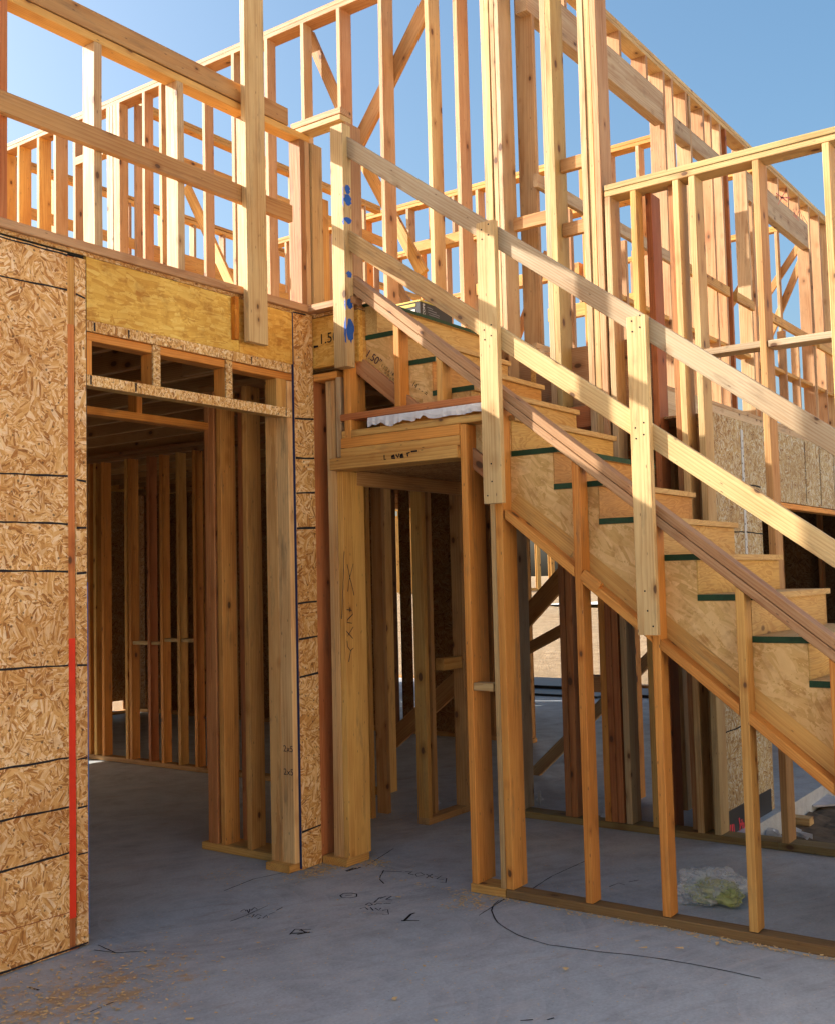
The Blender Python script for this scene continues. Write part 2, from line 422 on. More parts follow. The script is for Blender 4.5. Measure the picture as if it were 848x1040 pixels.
# ================================================================== SHEATHED WALL (left)
YA = 4.08
g = thing('sheathed_wall', 'raw strand board wall with black nail lines and a red strip, left of the doorway', 'wall', (2.6, YA + .1, 0))
x70, x78 = 2.972, 3.004
o1 = sheet(g, 'sheathing_panel', 1.75, x70, YA, YA + .012, .004, 3.125, (1.03, .98, .98))
o2 = sheet(g, 'sheathing_panel', x78 + .008, 3.072, YA, YA + .012, .01, 3.118, (1., .95, .94))
bx(g, 'painted_stud', 2.955, 3.035, YA + .0125, YA + .09, .0, 3.12, 'red', bow=0)
strip = bx(g, 'red_strip', x70 + .001, x78 + .007, YA + .004, YA + .0124, .14, 1.37, 'red', REDP, 0, .001); strip['label'] = 'bright red sprayed lower strip'
bx(g, 'seam_strip', x70 + .001, x78 + .007, YA + .0045, YA + .0124, 1.37, 2.80, (.60, .21, .06), None, 0, .001)
bx(g, 'seam_strip', x70 + .001, x78 + .007, YA + .0045, YA + .0124, 2.80, 3.11, 'gold', None, 0, .001)
sheet(g, 'sheathing_panel', -1.2, 1.748, YA, YA + .012, .004, 3.125); sheet(g, 'sheathing_panel', -4.0, -1.203, YA, YA + .012, .004, 3.125)
for xs in (1.75, 2.35): bx(g, 'stud', xs, xs + .04, YA + .0125, YA + .10, .045, 2.74, 'gold')
bx(g, 'stud', 3.03, 3.07, YA + .0125, YA + .10, .045, 2.74, 'orange')
bx(g, 'bottom_plate', 1.75, 3.07, YA + .0125, YA + .10, .002, .045, 'green')
bx(g, 'edge_paint', 3.0722, 3.0765, YA - .001, YA + .013, .05, 1.62, None, BLUE, 0, .0005)
bx(g, 'edge_line', 3.0722, 3.0755, YA - .001, YA + .013, 1.62, 3.10, None, CHALK, 0, .0005)
zl = [(0, y) for y in (280, 479, 529.5, 580, 681.5, 783, 836)]
rows = []
for z in (2.95, 2.095, 1.885, 1.672, 1.255, .845, .63, .425):
    j = lambda: random.uniform(-.006, .006)
    rows.append([(1.8, z + j()), (2.3, z + j()), (2.65, z + j()), (x70 - .002, z + j())]); rows.append([(x78 + .012, z - .012 + j()), (3.069, z - .012 + j())])
rows.append([(1.8, .012), (3.07, .013)]); rows.append([(1.8, 3.118), (x70, 3.116)])
strokes(g, 'nail_line_marks', rows, (0, YA, 0), X_, Z_, .0095, CHALK, .0012)
strokes(g, 'nail_line_marks', [[(1.8, .17), (2.4, .178), (2.97, .172)]], (0, YA, 0), X_, Z_, .004, m_plain('faded_red_line', (.33, .09, .035), .7, .2, .4), .0012)

# ================================================================== DOORWAY (front frame)
g = thing('doorway_frame', 'wide rough doorway framed in new lumber beside the strand board wall, with open blocking above', 'doorway', (3.8, YA, 0))
for y0, tn in ((YA + .012, (.82, .53, .235)), (YA + .102, (.80, .48, .185))):
    bx(g, 'jamb_stud', 4.445, 4.485, y0 - .001, y0 + .088, .045, 2.74, tn, None, 0)
bx(g, 'jamb_stud', 4.487, 4.527, YA + .013, YA + .10, .045, 2.74, 'gold')
bx(g, 'bottom_plate', 4.40, 4.66, YA + .0125, YA + .19, .002, .044, 'gold')
bx(g, 'header', 3.074, 4.53, YA + .013, YA + .10, 2.745, 2.785, 'orange'); bx(g, 'header', 3.074, 4.53, YA + .013, YA + .10, 2.787, 2.828, 'orange')
bx(g, 'sheathing_trim', 3.074, 4.47, YA + .0005, YA + .0125, 2.785, 2.836, (1, 1, 1), OSB, .003, .001)
bx(g, 'lower_header', 3.074, 4.443, YA + .013, YA + .10, 2.535, 2.575, 'gold')
bx(g, 'sheathing_trim', 3.074, 4.47, YA + .0005, YA + .0125, 2.53, 2.582, (1, 1, 1), OSB, .003, .001)
bx(g, 'trim_stud', 3.076, 3.116, YA + .013, YA + .10, 2.577, 2.744, 'orange')
for (xa, xb) in ((150, 163), (224, 236)):
    X0 = on_y(163 if xa == 150 else 236, 375, YA)[0]
    bx(g, 'cripple', X0 - .038, X0, YA + .013, YA + .10, 2.577, 2.744, 'orange')
    bx(g, 'sheathing_trim', X0 - .042, X0 + .004, YA + .0004, YA + .0124, 2.583, 2.784, (1, 1, 1), OSB, 0, .001)
bx(g, 'cripple', 4.36, 4.44, YA + .013, YA + .10, 2.577, 2.744, 'gold')
q = []
for X0 in (3.12, 3.32, 3.62, 4.15): q.append([(X0, 2.79), (X0, 2.83)])
for X0 in (3.1, 3.36, 4.42): q.append([(X0, 2.535), (X0, 2.578)])
strokes(g, 'nail_line_marks', q, (0, YA, 0), X_, Z_, .009, CHALK, .0012)
# narrow strand-board strip at its right
o = sheet(g, 'sheathing_strip', 4.49, 4.655, YA, YA + .012, .005, 3.15, (1.02, .96, .88))
bx(g, 'edge_line', 4.4846, 4.4898, YA - .001, YA + .013, .01, 3.14, None, m_plain('blue_black_line', (.025, .035, .10), .7, .2, .4), 0, .0005)
q = []
for y in (425, 465, 500, 536, 612, 648, 686, 844): 
    z = on_y(308, y, YA)[1]; q.append([(4.492, z - .006), (4.652, z + .004)])
q.append([(4.49, 3.144), (4.6, 3.148)])
strokes(g, 'nail_line_marks', q, (0, YA, 0), X_, Z_, .012, CHALK, .0012)
text(g, 'printed_marking', '2x5', (4.4445, YA + .085, on_y(292, 764, YA)[1] - .01), -Y_, Z_, .05, FAINT)
text(g, 'printed_marking', '2x5', (4.4445, YA + .085, on_y(292, 788, YA)[1] - .01), -Y_, Z_, .05, FAINT)

# return wall behind the right jamb, with the second, lower header
g = thing('passage_return_wall', 'short stud wall running back from the right jamb of the doorway', 'wall', (4.6, 4.5, 0))
bx(g, 'bottom_plate', 4.535, 4.72, 4.276, 4.93, .002, .045, 'gold')
for y0, tn in ((4.80, (.66, .31, .12)), (4.845, (.66, .31, .12)), (4.735, (.78, .40, .11)), (4.52, (.80, .44, .135))):
    bx(g, 'stud', 4.545, 4.665 if y0 < 4.78 else 4.64, y0, y0 + .04, .046, 2.78, tn)
for y0 in (4.66, 4.42, 4.33): bx(g, 'back_stud', 4.70 - .0, 4.74, y0 - .05, y0 + .09, .046, 2.78, (.62, .25, .09))
bx(g, 'top_plate', 4.545, 4.685, 4.19, 4.93, 2.782, 2.825, 'brown')
g = thing('inner_doorway_header', 'lower orange header spanning the passage behind the front doorway', 'header', (3.8, 4.85, 2.5))
bx(g, 'header', 3.06, 4.56, 4.846, 4.93, 2.545, 2.59, 'orange')
for X0 in (3.45, 4.0): bx(g, 'cripple', X0, X0 + .04, 4.85, 4.93, 2.592, 2.78, 'orange')
bx(g, 'jamb_stud', 3.02, 3.058, 4.85, 4.93, .0, 2.78, 'orange')

# ================================================================== UPPER FLOOR DECK
g = thing('upper_floor_deck', 'upper floor deck with golden strand beam rim above the doorway and joists beneath', 'floor deck', (5, 6, DECK))
sheet(g, 'subfloor', -4, 4.66, 4.085, 11.1, 3.138, 3.157, (.75, .7, .65)); sheet(g, 'subfloor', 4.66, 6.36, 3.74, 11.1, 3.1375, 3.1565, (.75, .7, .65)); sheet(g, 'subfloor', 6.36, 14.2, 3.55, 11.1, 3.138, 3.157, (.75, .7, .65))
X0 = on_y(243, 330, YA)[0]
bx(g, 'rim_beam', 3.078, X0, YA + .002, YA + .04, 2.838, 3.136, (1.22, .95, .58), LSL, 0); bx(g, 'rim_beam', X0 + .004, 4.483, YA + .002, YA + .04, 2.838, 3.136, (1.2, .92, .54), LSL, 0)
bx(g, 'rim_beam', 1.5, 3.07, YA + .014, YA + .05, 2.838, 3.09, (.9, .85, .75), LSL, 0)
bx(g, 'rim_beam', 4.662, 4.70, 3.74, YA + .012, 2.838, 3.134, (1.05, .85, .55), LSL, 0)
text(g, 'printed_marking', '1.50"', (4.6615, 4.035, 2.975), -Y_, Z_, .085, INK)
strokes(g, 'printed_marking', [[(0, 0), (.035, .002)]], (4.6615, 4.075, 2.965), -Y_, Z_, .014)
bx(g, 'rim_beam', 4.70, 6.20, 3.74, 3.78, 2.838, 3.134, (.95, .9, .8), LSL, 0)
bx(g, 'rim_beam', 6.36, 14.2, 3.56, 3.60, 2.838, 3.134, (.95, .9, .8), LSL, 0)
x = 1.1
while x < 14.2:
    y0 = 4.13 if x < 4.75 else (3.79 if x < 6.3 else 3.61)
    bx(g, 'joist', x, x + .045, y0, 11.05, 2.838, 3.134, 'brown', bow=0); x += .406
bx(g, 'rim_beam', 1.0, 14.2, 11.06, 11.10, 2.80, 3.136, (.9, .8, .7), LSL, 0)
bx(g, 'blocking', 4.30, 4.34, 4.13, 4.8, 2.84, 3.13, 'brown')
bx(g, 'seam_gap_strip', 1.5, 3.07, YA + .0125, YA + .06, 3.125, 3.158, None, SEAM, 0)  # black strip painted as the dark gap above the sheathing

# ================================================================== UPPER KNEE WALL over the doorway
g = thing('balcony_knee_wall', 'low open stud wall with thick top beam on the upper floor above the doorway', 'knee wall', (3.5, YA + .05, DECK))
bx(g, 'bottom_plate', 1.5, 4.66, YA - .018, YA + .075, 3.159, 3.202, 'pink')
bx(g, 'stud', 2.628, 2.667, YA, YA + .09, 3.203, 5.6, 'red')
for X1, tn in ((3.172, 'pale'), (3.683, 'pale'), (4.19, 'pale')): bx(g, 'stud', X1 - .045, X1, YA, YA + .09, 3.203, 4.188, tn)
bx(g, 'stud', 4.575, 4.615, YA + .0, YA + .09, 3.203, 4.188, 'dark'); bx(g, 'stud', 4.618, 4.657, YA + .0, YA + .09, 3.203, 4.188, 'pale')
bx(g, 'top_plate', 2.67, 4.66, YA, YA + .09, 4.19, 4.23, 'gold')
bx(g, 'top_beam', 2.67, 4.475, YA - .002, YA + .086, 4.233, 4.335, 'brown')
# return of the knee wall to the stair
bx(g, 'return_stud', 4.665, 4.76, YA - .01, YA + .03, 3.21, 4.188, 'straw'); bx(g, 'return_stud', 4.77, 4.86, YA + .03, YA + .07, 3.21, 3.9, 'gold')
bx(g, 'return_plate', 4.60, 4.70, 3.74, 4.062, 3.16, 3.20, 'pink')
bx(g, 'return_cap', 4.60, 4.70, 3.795, 4.16, 4.234, 4.268, 'straw'); bx(g, 'return_cap', 4.598, 4.702, 3.79, 4.17, 4.27, 4.308, 'pink')
bx(g, 'corner_stud', 4.636, 4.776, 3.785, 3.823, 3.205, 4.232, 'pink')

g = thing('balcony_guard_rail', 'temporary rail and tall flat post nailed across the knee wall above the doorway', 'guard rail', (3.6, YA - .04, DECK))
bx(g, 'rail', 1.5, 4.46, YA - .038, YA - .002, 3.652, 3.75, 'brown')
bx(g, 'post', 4.055, 4.205, YA - .078, YA - .040, 2.89, 4.86, 'straw')
bx(g, 'spacer', 4.00, 4.03, YA - .034, YA - .0, 2.90, 3.13, 'gold', LSL)

# ================================================================== CORNER POST under the deck
g = thing('corner_stud_post', 'built-up corner post with pencil scrawl on its golden face, right of the doorway', 'post', (4.75, 4.0, 0))
bx(g, 'bottom_plate', 4.66, 4.86, 3.90, 4.077, .002, .045, 'gold')
bx(g, 'stud', 4.665, 4.81, YA + .014, YA + .054, .003, 2.80, (.66, .25, .085))
yv = [on_x(x, 700, 4.665)[0] for x in (331.5, 342)]
bx(g, 'stud', 4.69, 4.82, 3.982, 4.018, .046, 2.758, (.80, .54, .25)); bx(g, 'stud', 4.688, 4.82, 3.946, 3.98, .046, 2.758, (.80, .52, .22))
o = bx(g, 'marked_stud', 4.69, 4.885, 3.903, 3.944, .046, 2.225, (.82, .47, .125), None, 0)
bx(g, 'top_plate', 4.655, 4.80, 3.90, 4.077, 2.762, 2.802, 'orange')
bx(g, 'stud', 4.64, 4.70, 3.865, 3.9, 2.30, 2.76, 'pale')
def pen(pts): return [(on_y(x, y, 3.903)) for x, y in pts]
zz = lambda x, y: (300 + x / 6.5, 540 + y / 6.5)
P = [[(322, 130), (318, 300), (310, 480), (306, 575)], [(342, 215), (360, 300), (388, 420)], [(382, 212), (352, 330), (346, 395)],
     [(340, 515), (372, 520), (378, 545), (345, 580), (342, 600), (375, 605)], [(335, 655), (380, 705)], [(382, 628), (345, 690)],
     [(342, 720), (345, 760), (365, 785)], [(384, 768), (366, 785), (352, 860)]]
strokes(g, 'pencil_scrawl', [pen([zz(*p) for p in pl]) for pl in P], (0, 3.903, 0), X_, Z_, .006, FAINT)

# ================================================================== STAIR WALL (front, with sloping cap)
XS = 4.634
g = thing('stair_knee_wall', 'open stud wall with sloping double cap along the staircase, standing on a green treated plate', 'stud wall', (XS + .05, 2, 0))
SL = .795
capz = lambda y: 3.34 - SL * (3.776 - y)          # top of the cap
ca = math.atan(SL); perp = V((0, -math.sin(ca), math.cos(ca)))
for k, tn in ((0, 'pink'), (1, 'pink')):
    off = .019 + .0385 * k
    a = V((XS + .045, 3.778, capz(3.778))) - perp * off; b = V((XS + .045, -.6, capz(-.6))) - perp * off
    board(g, 'sloping_cap', a, b, .092, .0375, X_, tn, bow=.002, cut=((0, 1, 0), None))
capbot = lambda y: capz(y) - .079 / math.cos(ca)
bx(g, 'bottom_plate', XS - .002, XS + .088, -1.4, 2.852, .002, .045, (.27, .165, .065))
bx(g, 'bottom_plate', XS - .004, XS + .13, 2.856, 3.06, .002, .046, 'gold')
bx(g, 'trimmer_stud', XS, XS + .17, 3.018, 3.056, .047, 2.40, 'orange')
bx(g, 'trimmer_stud', XS + .0, XS + .04, 2.856, 2.885, .047, 2.5, 'straw')
bx(g, 'trimmer_stud', XS + .0, XS + .14, 2.81, 2.852, .047, capbot(2.80), 'orange')
bx(g, 'block', XS + .005, XS + .08, 2.901, 3.017, 1.02, 1.06, 'straw')
for y in (2.415, 2.028, 1.632, 1.245, .85, .46, .07, -.32):
    a = V((XS + .0445, y - .02, .047)); b = V((XS + .0445, y - .02, capbot(y - .02) + .0))
    board(g, 'stud', a, b, .089, .039, X_, random.choice(['orange', 'orange', 'gold']), cut=(None, tuple(perp)))
# sloped blocks fitted between the studs
ys = [2.80, 2.375 + .04, 2.376, 2.028 - .04, 1.632, 1.592, 1.245, 1.205, .85]
low = lambda y: 1.89 - .794 * (2.806 - y)
for (ya, yb) in ((2.798, 2.417), (2.374, 2.030), (1.987, 1.634), (1.591, 1.247), (1.204, .852)):
    mid = lambda y: low(y) + .032
    board(g, 'sloping_block', (XS + .045, ya, mid(ya)), (XS + .045, yb, mid(yb)), .088, .038, X_, 'orange', bow=0, cut=((0, 1, 0), (0, 1, 0)))
board(g, 'sloping_block', (XS + .012, 2.376, low(2.376) + .055), (XS + .012, 2.29, low(2.29) + .055), .03, .05, X_, 'orange', bow=0)
# header over the closet opening and its little sill
L0, L1 = 2.86, 3.90
bx(g, 'door_header', XS - .028, XS + .14, 3.058, 3.925, 2.226, 2.292, 'gold', bow=0)
bx(g, 'door_header', XS - .004, XS + .14, 3.058, L1 - .04, 2.294, 2.345, 'gold', bow=0); bx(g, 'door_header', XS - .002, XS + .14, 3.058, L1 - .04, 2.347, 2.404, 'orange', bow=0)
bx(g, 'door_header', XS, XS + .14, L0 + .042, L1 - .045, 2.406, 2.445, 'gold', bow=0)
bx(g, 'sill_plate', XS - .004, XS + .09, L0 + .042, 3.86, 2.503, 2.54, 'red', bow=.002)
bx(g, 'sill_packer', XS + .03, XS + .12, 2.92, 3.60, 2.447, 2.501, 'orange', bow=0)
bx(g, 'stud', XS, XS + .14, 3.785, 3.833, 2.30, 3.158, 'orange'); 
for y, tn in ((3.477, 'orange'), (3.198, 'gold')):
    a = V((XS + .0445, y - .02, 2.542)); b = V((XS + .0445, y - .02, capbot(y - .02)))
    board(g, 'stud', a, b, .089, .039, X_, tn, cut=(None, tuple(perp)))
zz = lambda x, y: (340 + x / 6.057, 430 + y / 6.057)
P = [[(306, 195), (308, 222), (318, 222)], [(350, 205), (372, 203), (366, 196), (352, 200), (352, 214), (374, 212)], [(380, 190), (390, 210), (400, 186)], [(404, 200), (424, 196), (418, 188), (406, 194), (406, 210), (426, 207)], [(448, 180), (450, 204)], [(448, 183), (465, 178)], [(470, 176), (510, 171)]]
strokes(g, 'marker_writing', [[(-on_x(*zz(*p), XS - .028)[0], on_x(*zz(*p), XS - .028)[1]) for p in pl] for pl in P], (XS - .028, 0, 0), -Y_, Z_, .009)

# white torn plastic flashing on the sill
random.seed(3)
vs = []; fs = []; n = 40
for i in range(n + 1):
    y = 3.66 - (3.66 - 2.91) * i / n
    dz = random.uniform(-.006, .006) + .012 * math.sin(i * .55) * math.sin(i * .21); fx = random.uniform(-.003, .003)
    prof = [(XS + .10, 2.501), (XS + .02, 2.502), (XS - .008 + fx, 2.500), (XS - .012 + fx, 2.474 + dz), (XS - .009 + fx * 2, 2.452 + dz * (1.4 if i < 22 else .4))]
    vs += [(px, y, pz) for px, pz in prof]
for i in range(n):
    for j in range(4): k = i * 5 + j; fs.append((k, k + 1, k + 6, k + 5))
fl = solo(link('plastic_flashing', vs, fs, WHITE), 'torn white plastic flashing lying on the header below the stair cap', 'plastic flashing')
md = fl.modifiers.new('thick', 'SOLIDIFY'); md.thickness = .0015

# ================================================================== STAIR GUARD RAIL
XR = XS - .038
g = thing('stair_guard_rail', 'temporary guard rail of two sloping boards on three short posts nailed along the stair wall', 'guard rail', (XR, 2.5, 1.6))
def rail(p0, p1, tn, name='rail'):
    a = on_x(*p0, XR); b = on_x(*p1, XR); s = (a[1] - b[1]) / (a[0] - b[0]); cs = math.cos(math.atan(s))
    top = lambda y: a[1] + s * (y - a[0])
    return s, cs, top
s1, c1, t1 = rail((355, 140), (848, 436), None)
s2, c2, t2 = rail((358, 236), (848, 549), None)
ptop = lambda x, y: on_x(x, y, XR - .038)
p1y = [on_x(485, 300, XR - .038)[0], on_x(503.5, 300, XR - .038)[0]]; p2y = [on_x(640, 450, XR - .038)[0], on_x(660, 450, XR - .038)[0]]
for (s, c, t, tns) in ((s1, c1, t1, ('grey', 'grey')), (s2, c2, t2, ('straw', 'straw'))):
    w = .096
    brk = [(3.75, sum(p1y) / 2 + .001), (sum(p1y) / 2 - .002, -.9)]
    for (ya, yb), tn in zip(brk, tns):
        off = w / 2 / c
        board(g, 'rail', (XR + .0185, ya, t(ya) - off), (XR + .0185, yb, t(yb) - off), w, .037, (0, -s, 1), tn, bow=.003, cut=((0, 1, 0), (0, 1, 0)))
o = bx(g, 'post', XR - .038, XR - .001, p1y[1], p1y[0], on_x(488, 512, XR - .038)[1], on_x(488, 226, XR - .038)[1], 'straw')
bx(g, 'post', XR - .038, XR - .001, p2y[1], p2y[0], on_x(650, 645, XR - .038)[1], on_x(650, 320, XR - .038)[1], 'straw')
p0y = [on_x(338, 250, XR - .03)[0], on_x(351, 250, XR - .03)[0]]
Z0, Z1 = on_x(346, 373, XR - .03)[1], on_x(340, 128, XR - .03)[1]
bx(g, 'post', XR - .036, XS - .001, p0y[1], p0y[0], Z0, Z1, 'straw')
pc = p0y[1]
def nail(par, x, y, z, nrm):
    n = V(nrm); a = n.orthogonal().normalized(); b = n.cross(a); c = V((x, y, z)) + n * .0012
    link('nail_head', [c + a * (.0045 * math.cos(t)) + b * (.0045 * math.sin(t)) for t in [math.pi * i / 4 for i in range(8)]], [tuple(range(8))], INK, par)
for yy in (p1y, p2y):
    ym = sum(yy) / 2
    for t in (t1, t2):
        for dy, dz in ((-.02, -.03), (.022, -.05), (-.018, -.085), (.02, -.10)): nail(g, XR - .038, ym + dy, t(ym) + dz, (-1, 0, 0))
    for dz in (.04, .11, .2): nail(g, XR - .038, ym + random.uniform(-.03, .03), on_x(650, 645, XR - .038)[1] + dz if yy is p2y else on_x(488, 512, XR - .038)[1] + dz, (-1, 0, 0))
blobs = []
for (y0, y1, w) in ((188, 198, .028), (197, 210, .034), (221, 228, .032), (276, 283, .028), (304, 315, .03), (322, 349, .036)):
    za, zb = on_x(352, y1, XR)[1], on_x(352, y0, XR)[1]
    xc = XR - .002; hh = (zb - za) / 2; zc = (za + zb) / 2
    blobs.append([(xc + w * math.cos(t) * (.62 + .55 * random.random()), zc + hh * math.sin(t) * (.8 + .3 * random.random())) for t in [2 * math.pi * i / 18 for i in range(18)]])
for bl in blobs:
    link('blue_paint_mark', [(min(max(x, XR - .036), XS - .004), pc - .0015, z) for x, z in bl], [tuple(range(len(bl)))], BLUE, g)
for (y0, y1, w) in ((188, 198, .010), (197, 210, .012), (221, 228, .018), (322, 349, .020), (304, 315, .012)):
    za, zb = on_x(350, y1, XR - .036)[1], on_x(350, y0, XR - .036)[1]
    vs = [(XR - .0375, pc + max(0, w * math.cos(t) * random.uniform(.45, .95)), (za + zb) / 2 + (zb - za) / 2 * math.sin(t)) for t in [math.pi * i / 10 - math.pi / 2 for i in range(11)]]
    link('blue_paint_mark', vs, [tuple(range(11))], BLUE, g)

# ================================================================== STAIRCASE
g = thing('staircase', 'rough wooden staircase of plywood treads climbing left behind the sloping cap', 'staircase', (5.3, 2, 0))
TZ = lambda k: 1.123 + .187 * k
TY = lambda k: 1.085 + .2415 * k            # front edge of the nosing
XA, XB = 4.726, 5.93
K0, K1 = -5, 10
def stringer(x0, x1, tint):
    prof = []                                # (y, z) sawtooth seen from the side
    for k in range(K0, K1 + 1):
        prof += [(TY(k) + .03, TZ(k - 1) - .029 if k > K0 else .0), (TY(k) + .03, TZ(k) - .029)]
    prof.append((3.738, TZ(K1) - .029))
    lowz = lambda y: max(.0, 1.89 - .794 * (2.806 - y) - .012)
    bot = [(3.738, lowz(3.738) + .13), (2.92, lowz(2.92) + .13), (2.86, lowz(2.86)), (2.6, lowz(2.6)), (1.2, lowz(1.2)), (.44, .0)]
    prof += bot
    n = len(prof); c = V(((x0 + x1) / 2, 2, 1.5))
    zdir = V((0, math.cos(ca), math.sin(ca))); xdir = V((0, -math.sin(ca), math.cos(ca))); ydir = zdir.cross(xdir)
    mw = Matrix.Translation(c) @ Matrix((xdir, ydir, zdir)).transposed().to_4x4(); inv = mw.inverted()
    vs = [inv @ V((x0, y, z)) for y, z in prof] + [inv @ V((x1, y, z)) for y, z in prof]
    fs = [tuple(range(n)), tuple(reversed(range(n, 2 * n)))] + [(i, (i + 1) % n, (i + 1) % n + n, i + n) for i in range(n)]
    return link('stringer', vs, fs, STK, g, mw, color=(*tint, 1))
st = stringer(XA + .001, XA + .04, (1.06, .98, .80)); stringer(XB - .045, XB - .005, (.95, .9, .85))
# 2x board nailed along the foot of the stringer
for (y0, y1) in ((2.80, 2.46), (2.455, .6)):
    f = lambda y: 1.404 - .727 * (1.987 - y) - .055 + .0
    f = lambda y: low(y) + .125
    board(g, 'stringer_ledger', (XA - .001, y0, f(y0) - .02), (XA - .001, y1, f(y1) - .02), .088, .004, (0, -SL, 1), 'gold', bow=0)
board(g, 'stringer_ledger', (XA - .018, 3.785, low(3.785) + .165), (XA - .018, 2.92, low(2.92) + .165), .089, .034, (0, -SL, 1), (.60, .30, .13), bow=0)
for k in range(K0, K1 + 1):
    z1 = TZ(k); z0 = z1 - .028; y0 = TY(k); y1 = y0 + .2415 + .028
    frontg = k == 6
    vs = [(x, y, z) for z in (z0, z1) for y in (y0, y1) for x in (XA - .003, XB)]
    c = V(((XA + XB) / 2, (y0 + y1) / 2, (z0 + z1) / 2))
    mw = Matrix.Translation(c) @ Matrix((Y_, -Z_ * 1., -X_)).transposed().to_4x4()
    mw = Matrix.Translation(c) @ Matrix((Y_, Z_, X_)).transposed().to_4x4(); inv = mw.inverted()
    fs = [(0, 2, 3, 1), (4, 5, 7, 6), (0, 1, 5, 4), (2, 6, 7, 3), (0, 4, 6, 2), (1, 3, 7, 5)]
    link('tread', [inv @ V(v) for v in vs], fs, PLY, g, mw, color=(.62, .42, .17, 1), mats=[PLY, GREEN], fmat=[0, 0, 1 if frontg else 0, 0, 1 if k != 7 else 0, 0])
    zb = TZ(k - 1) if k > K0 else .0
    tint = (.66, .42, .12, 1) if k % 2 else (.62, .40, .14, 1)
    if k in (5, 6, 9): tint = (.58, .31, .09, 1)
    vs = [(x, y, z) for z in (zb + .001, z0 - .001) for y in (y0 + .024, y0 + .043) for x in (XA + .043 - .04, XB - .004)]
    link('riser', [inv @ V(v) for v in vs], fs, PLY, g, mw, color=tint)
inv = Matrix.Translation((5.33, 3.7, 3.165)) @ Matrix((Y_, Z_, X_)).transposed().to_4x4(); mw = inv.copy(); inv = mw.inverted()
vs = [(x, y, z) for z in (3.158, 3.178) for y in (3.63, 4.0) for x in (XA - .003, 6.21)]
link('tread', [inv @ V(v) for v in vs], [(0, 2, 3, 1), (4, 5, 7, 6), (0, 1, 5, 4), (2, 6, 7, 3), (0, 4, 6, 2), (1, 3, 7, 5)], PLY, g, mw, color=(.62, .42, .17, 1), mats=[PLY, GREEN], fmat=[0, 0, 1, 0, 1, 0])
vs = [(x, y, z) for z in (TZ(10) + .001, 3.157) for y in (3.655, 3.738) for x in (XA, XB)]
link('riser', [inv @ V(v) for v in vs], [(0, 2, 3, 1), (4, 5, 7, 6), (0, 1, 5, 4), (2, 6, 7, 3), (0, 4, 6, 2), (1, 3, 7, 5)], PLY, g, mw, color=(.66, .44, .15, 1))
up = V((0, -math.sin(ca), math.cos(ca))); dn = V((0, -math.cos(ca), -math.sin(ca)))
a = on_x(371, 361, XA); text(st, 'printed_marking', '1.50"', (XA, a[0], a[1]), dn, up, .062, m_plain('violet_print_ink', (.05, .02, .05), .7, .1, .3))
a = on_x(387, 372, XA); text(st, 'printed_marking', '1 1/2 x 14', (XA, a[0], a[1]), dn, up, .026, INK); text(st, 'printed_marking', '= = - = =', (XA, a[0] - .02, a[1] - .045), dn, up, .03, INK)
a = on_x(418, 391, XA); text(st, 'printed_marking', '14 - - =', (XA, a[0], a[1]), dn, up, .04, INK)

# black carton of fixings near the top of the stair
g = thing('nail_carton', 'black printed carton with a yellow lid left at the head of the stair', 'carton', (5.3, 3.8, 3.1785))
zt = 3.1785; cx0, cx1, cy0, cy1 = 5.16, 5.50, 3.665, 3.93
sheet(g, 'carton_body', cx0, cx1, cy0, cy1, zt + .001, zt + .088, (1, 1, 1), BLACKC)
sheet(g, 'carton_lid', cx0 - .003, cx1 + .003, cy0 - .003, cy1 + .003, zt + .0885, zt + .099, (1, 1, 1), YELC)
sheet(g, 'yellow_band', cx0 - .0022, cx0 - .0004, cy0 + .03, cy1, zt + .062, zt + .080, (1, 1, 1), YELC)
sheet(g, 'paper_label', cx0 - .0022, cx0 - .0004, cy0 + .035, cy1 - .05, zt + .008, zt + .045, (1, 1, 1), LABW)
text(g, 'lettering', 'COPE', (cx0 + .045, cy0 - .0005, zt + .006), Z_, -X_, .030, LABW)
strokes(g, 'lettering', [[(.07, .060), (.13, .058)], [(.08, .046), (.17, .043)], [(.08, .031), (.2, .029)], [(.09, .018), (.2, .016)]], (cx0, cy0, zt + .005), X_, Z_, .005, m_plain('grey_print', (.2, .2, .21), .5, .3, .2))
def crumple(name, c, r, mat, seed, amp=.35, flat=True, sub=4, parent=None):
    import bmesh
    bm = bmesh.new(); bmesh.ops.create_icosphere(bm, subdivisions=sub, radius=1.)
    rnd = random.Random(seed); dirs = [V((rnd.gauss(0, 1), rnd.gauss(0, 1), rnd.gauss(0, 1))).normalized() for _ in range(46)]
    sizes = [rnd.uniform(-1, 1) for _ in dirs]
    for v in bm.verts:
        d = v.co.normalized(); k = 0
        for q, s in zip(dirs, sizes):
            a = max(0, d.dot(q)); k += s * max(0, 1 - abs(1 - a) * 9) 
        n = math.sin(d.x * 23 + seed) * math.sin(d.y * 19 + 2) * math.sin(d.z * 21)
        k = 1 + amp * (k * .42 + abs(n) * -.35 + .1 + rnd.uniform(-.07, .07))
        v.co = V((d.x * r[0] * k, d.y * r[1] * k, max(d.z * r[2] * k, -r[2] * .45 if flat else -9)))
    vs = [v.co + V(c) for v in bm.verts]; fs = [tuple(v.index for v in f.verts) for f in bm.faces]; bm.free()
    return link(name, vs, fs, mat, parent)
g = thing('tool_case', 'small flat black case resting on the yellow lidded carton', 'case', (5.42, 3.8, zt + .099))
sheet(g, 'case_body', 5.36, 5.49, 3.70, 3.86, zt + .0995, zt + .140, (1, 1, 1), BLACKC); sheet(g, 'case_lid', 5.357, 5.493, 3.697, 3.863, zt + .1405, zt + .152, (1, 1, 1), BLKP)

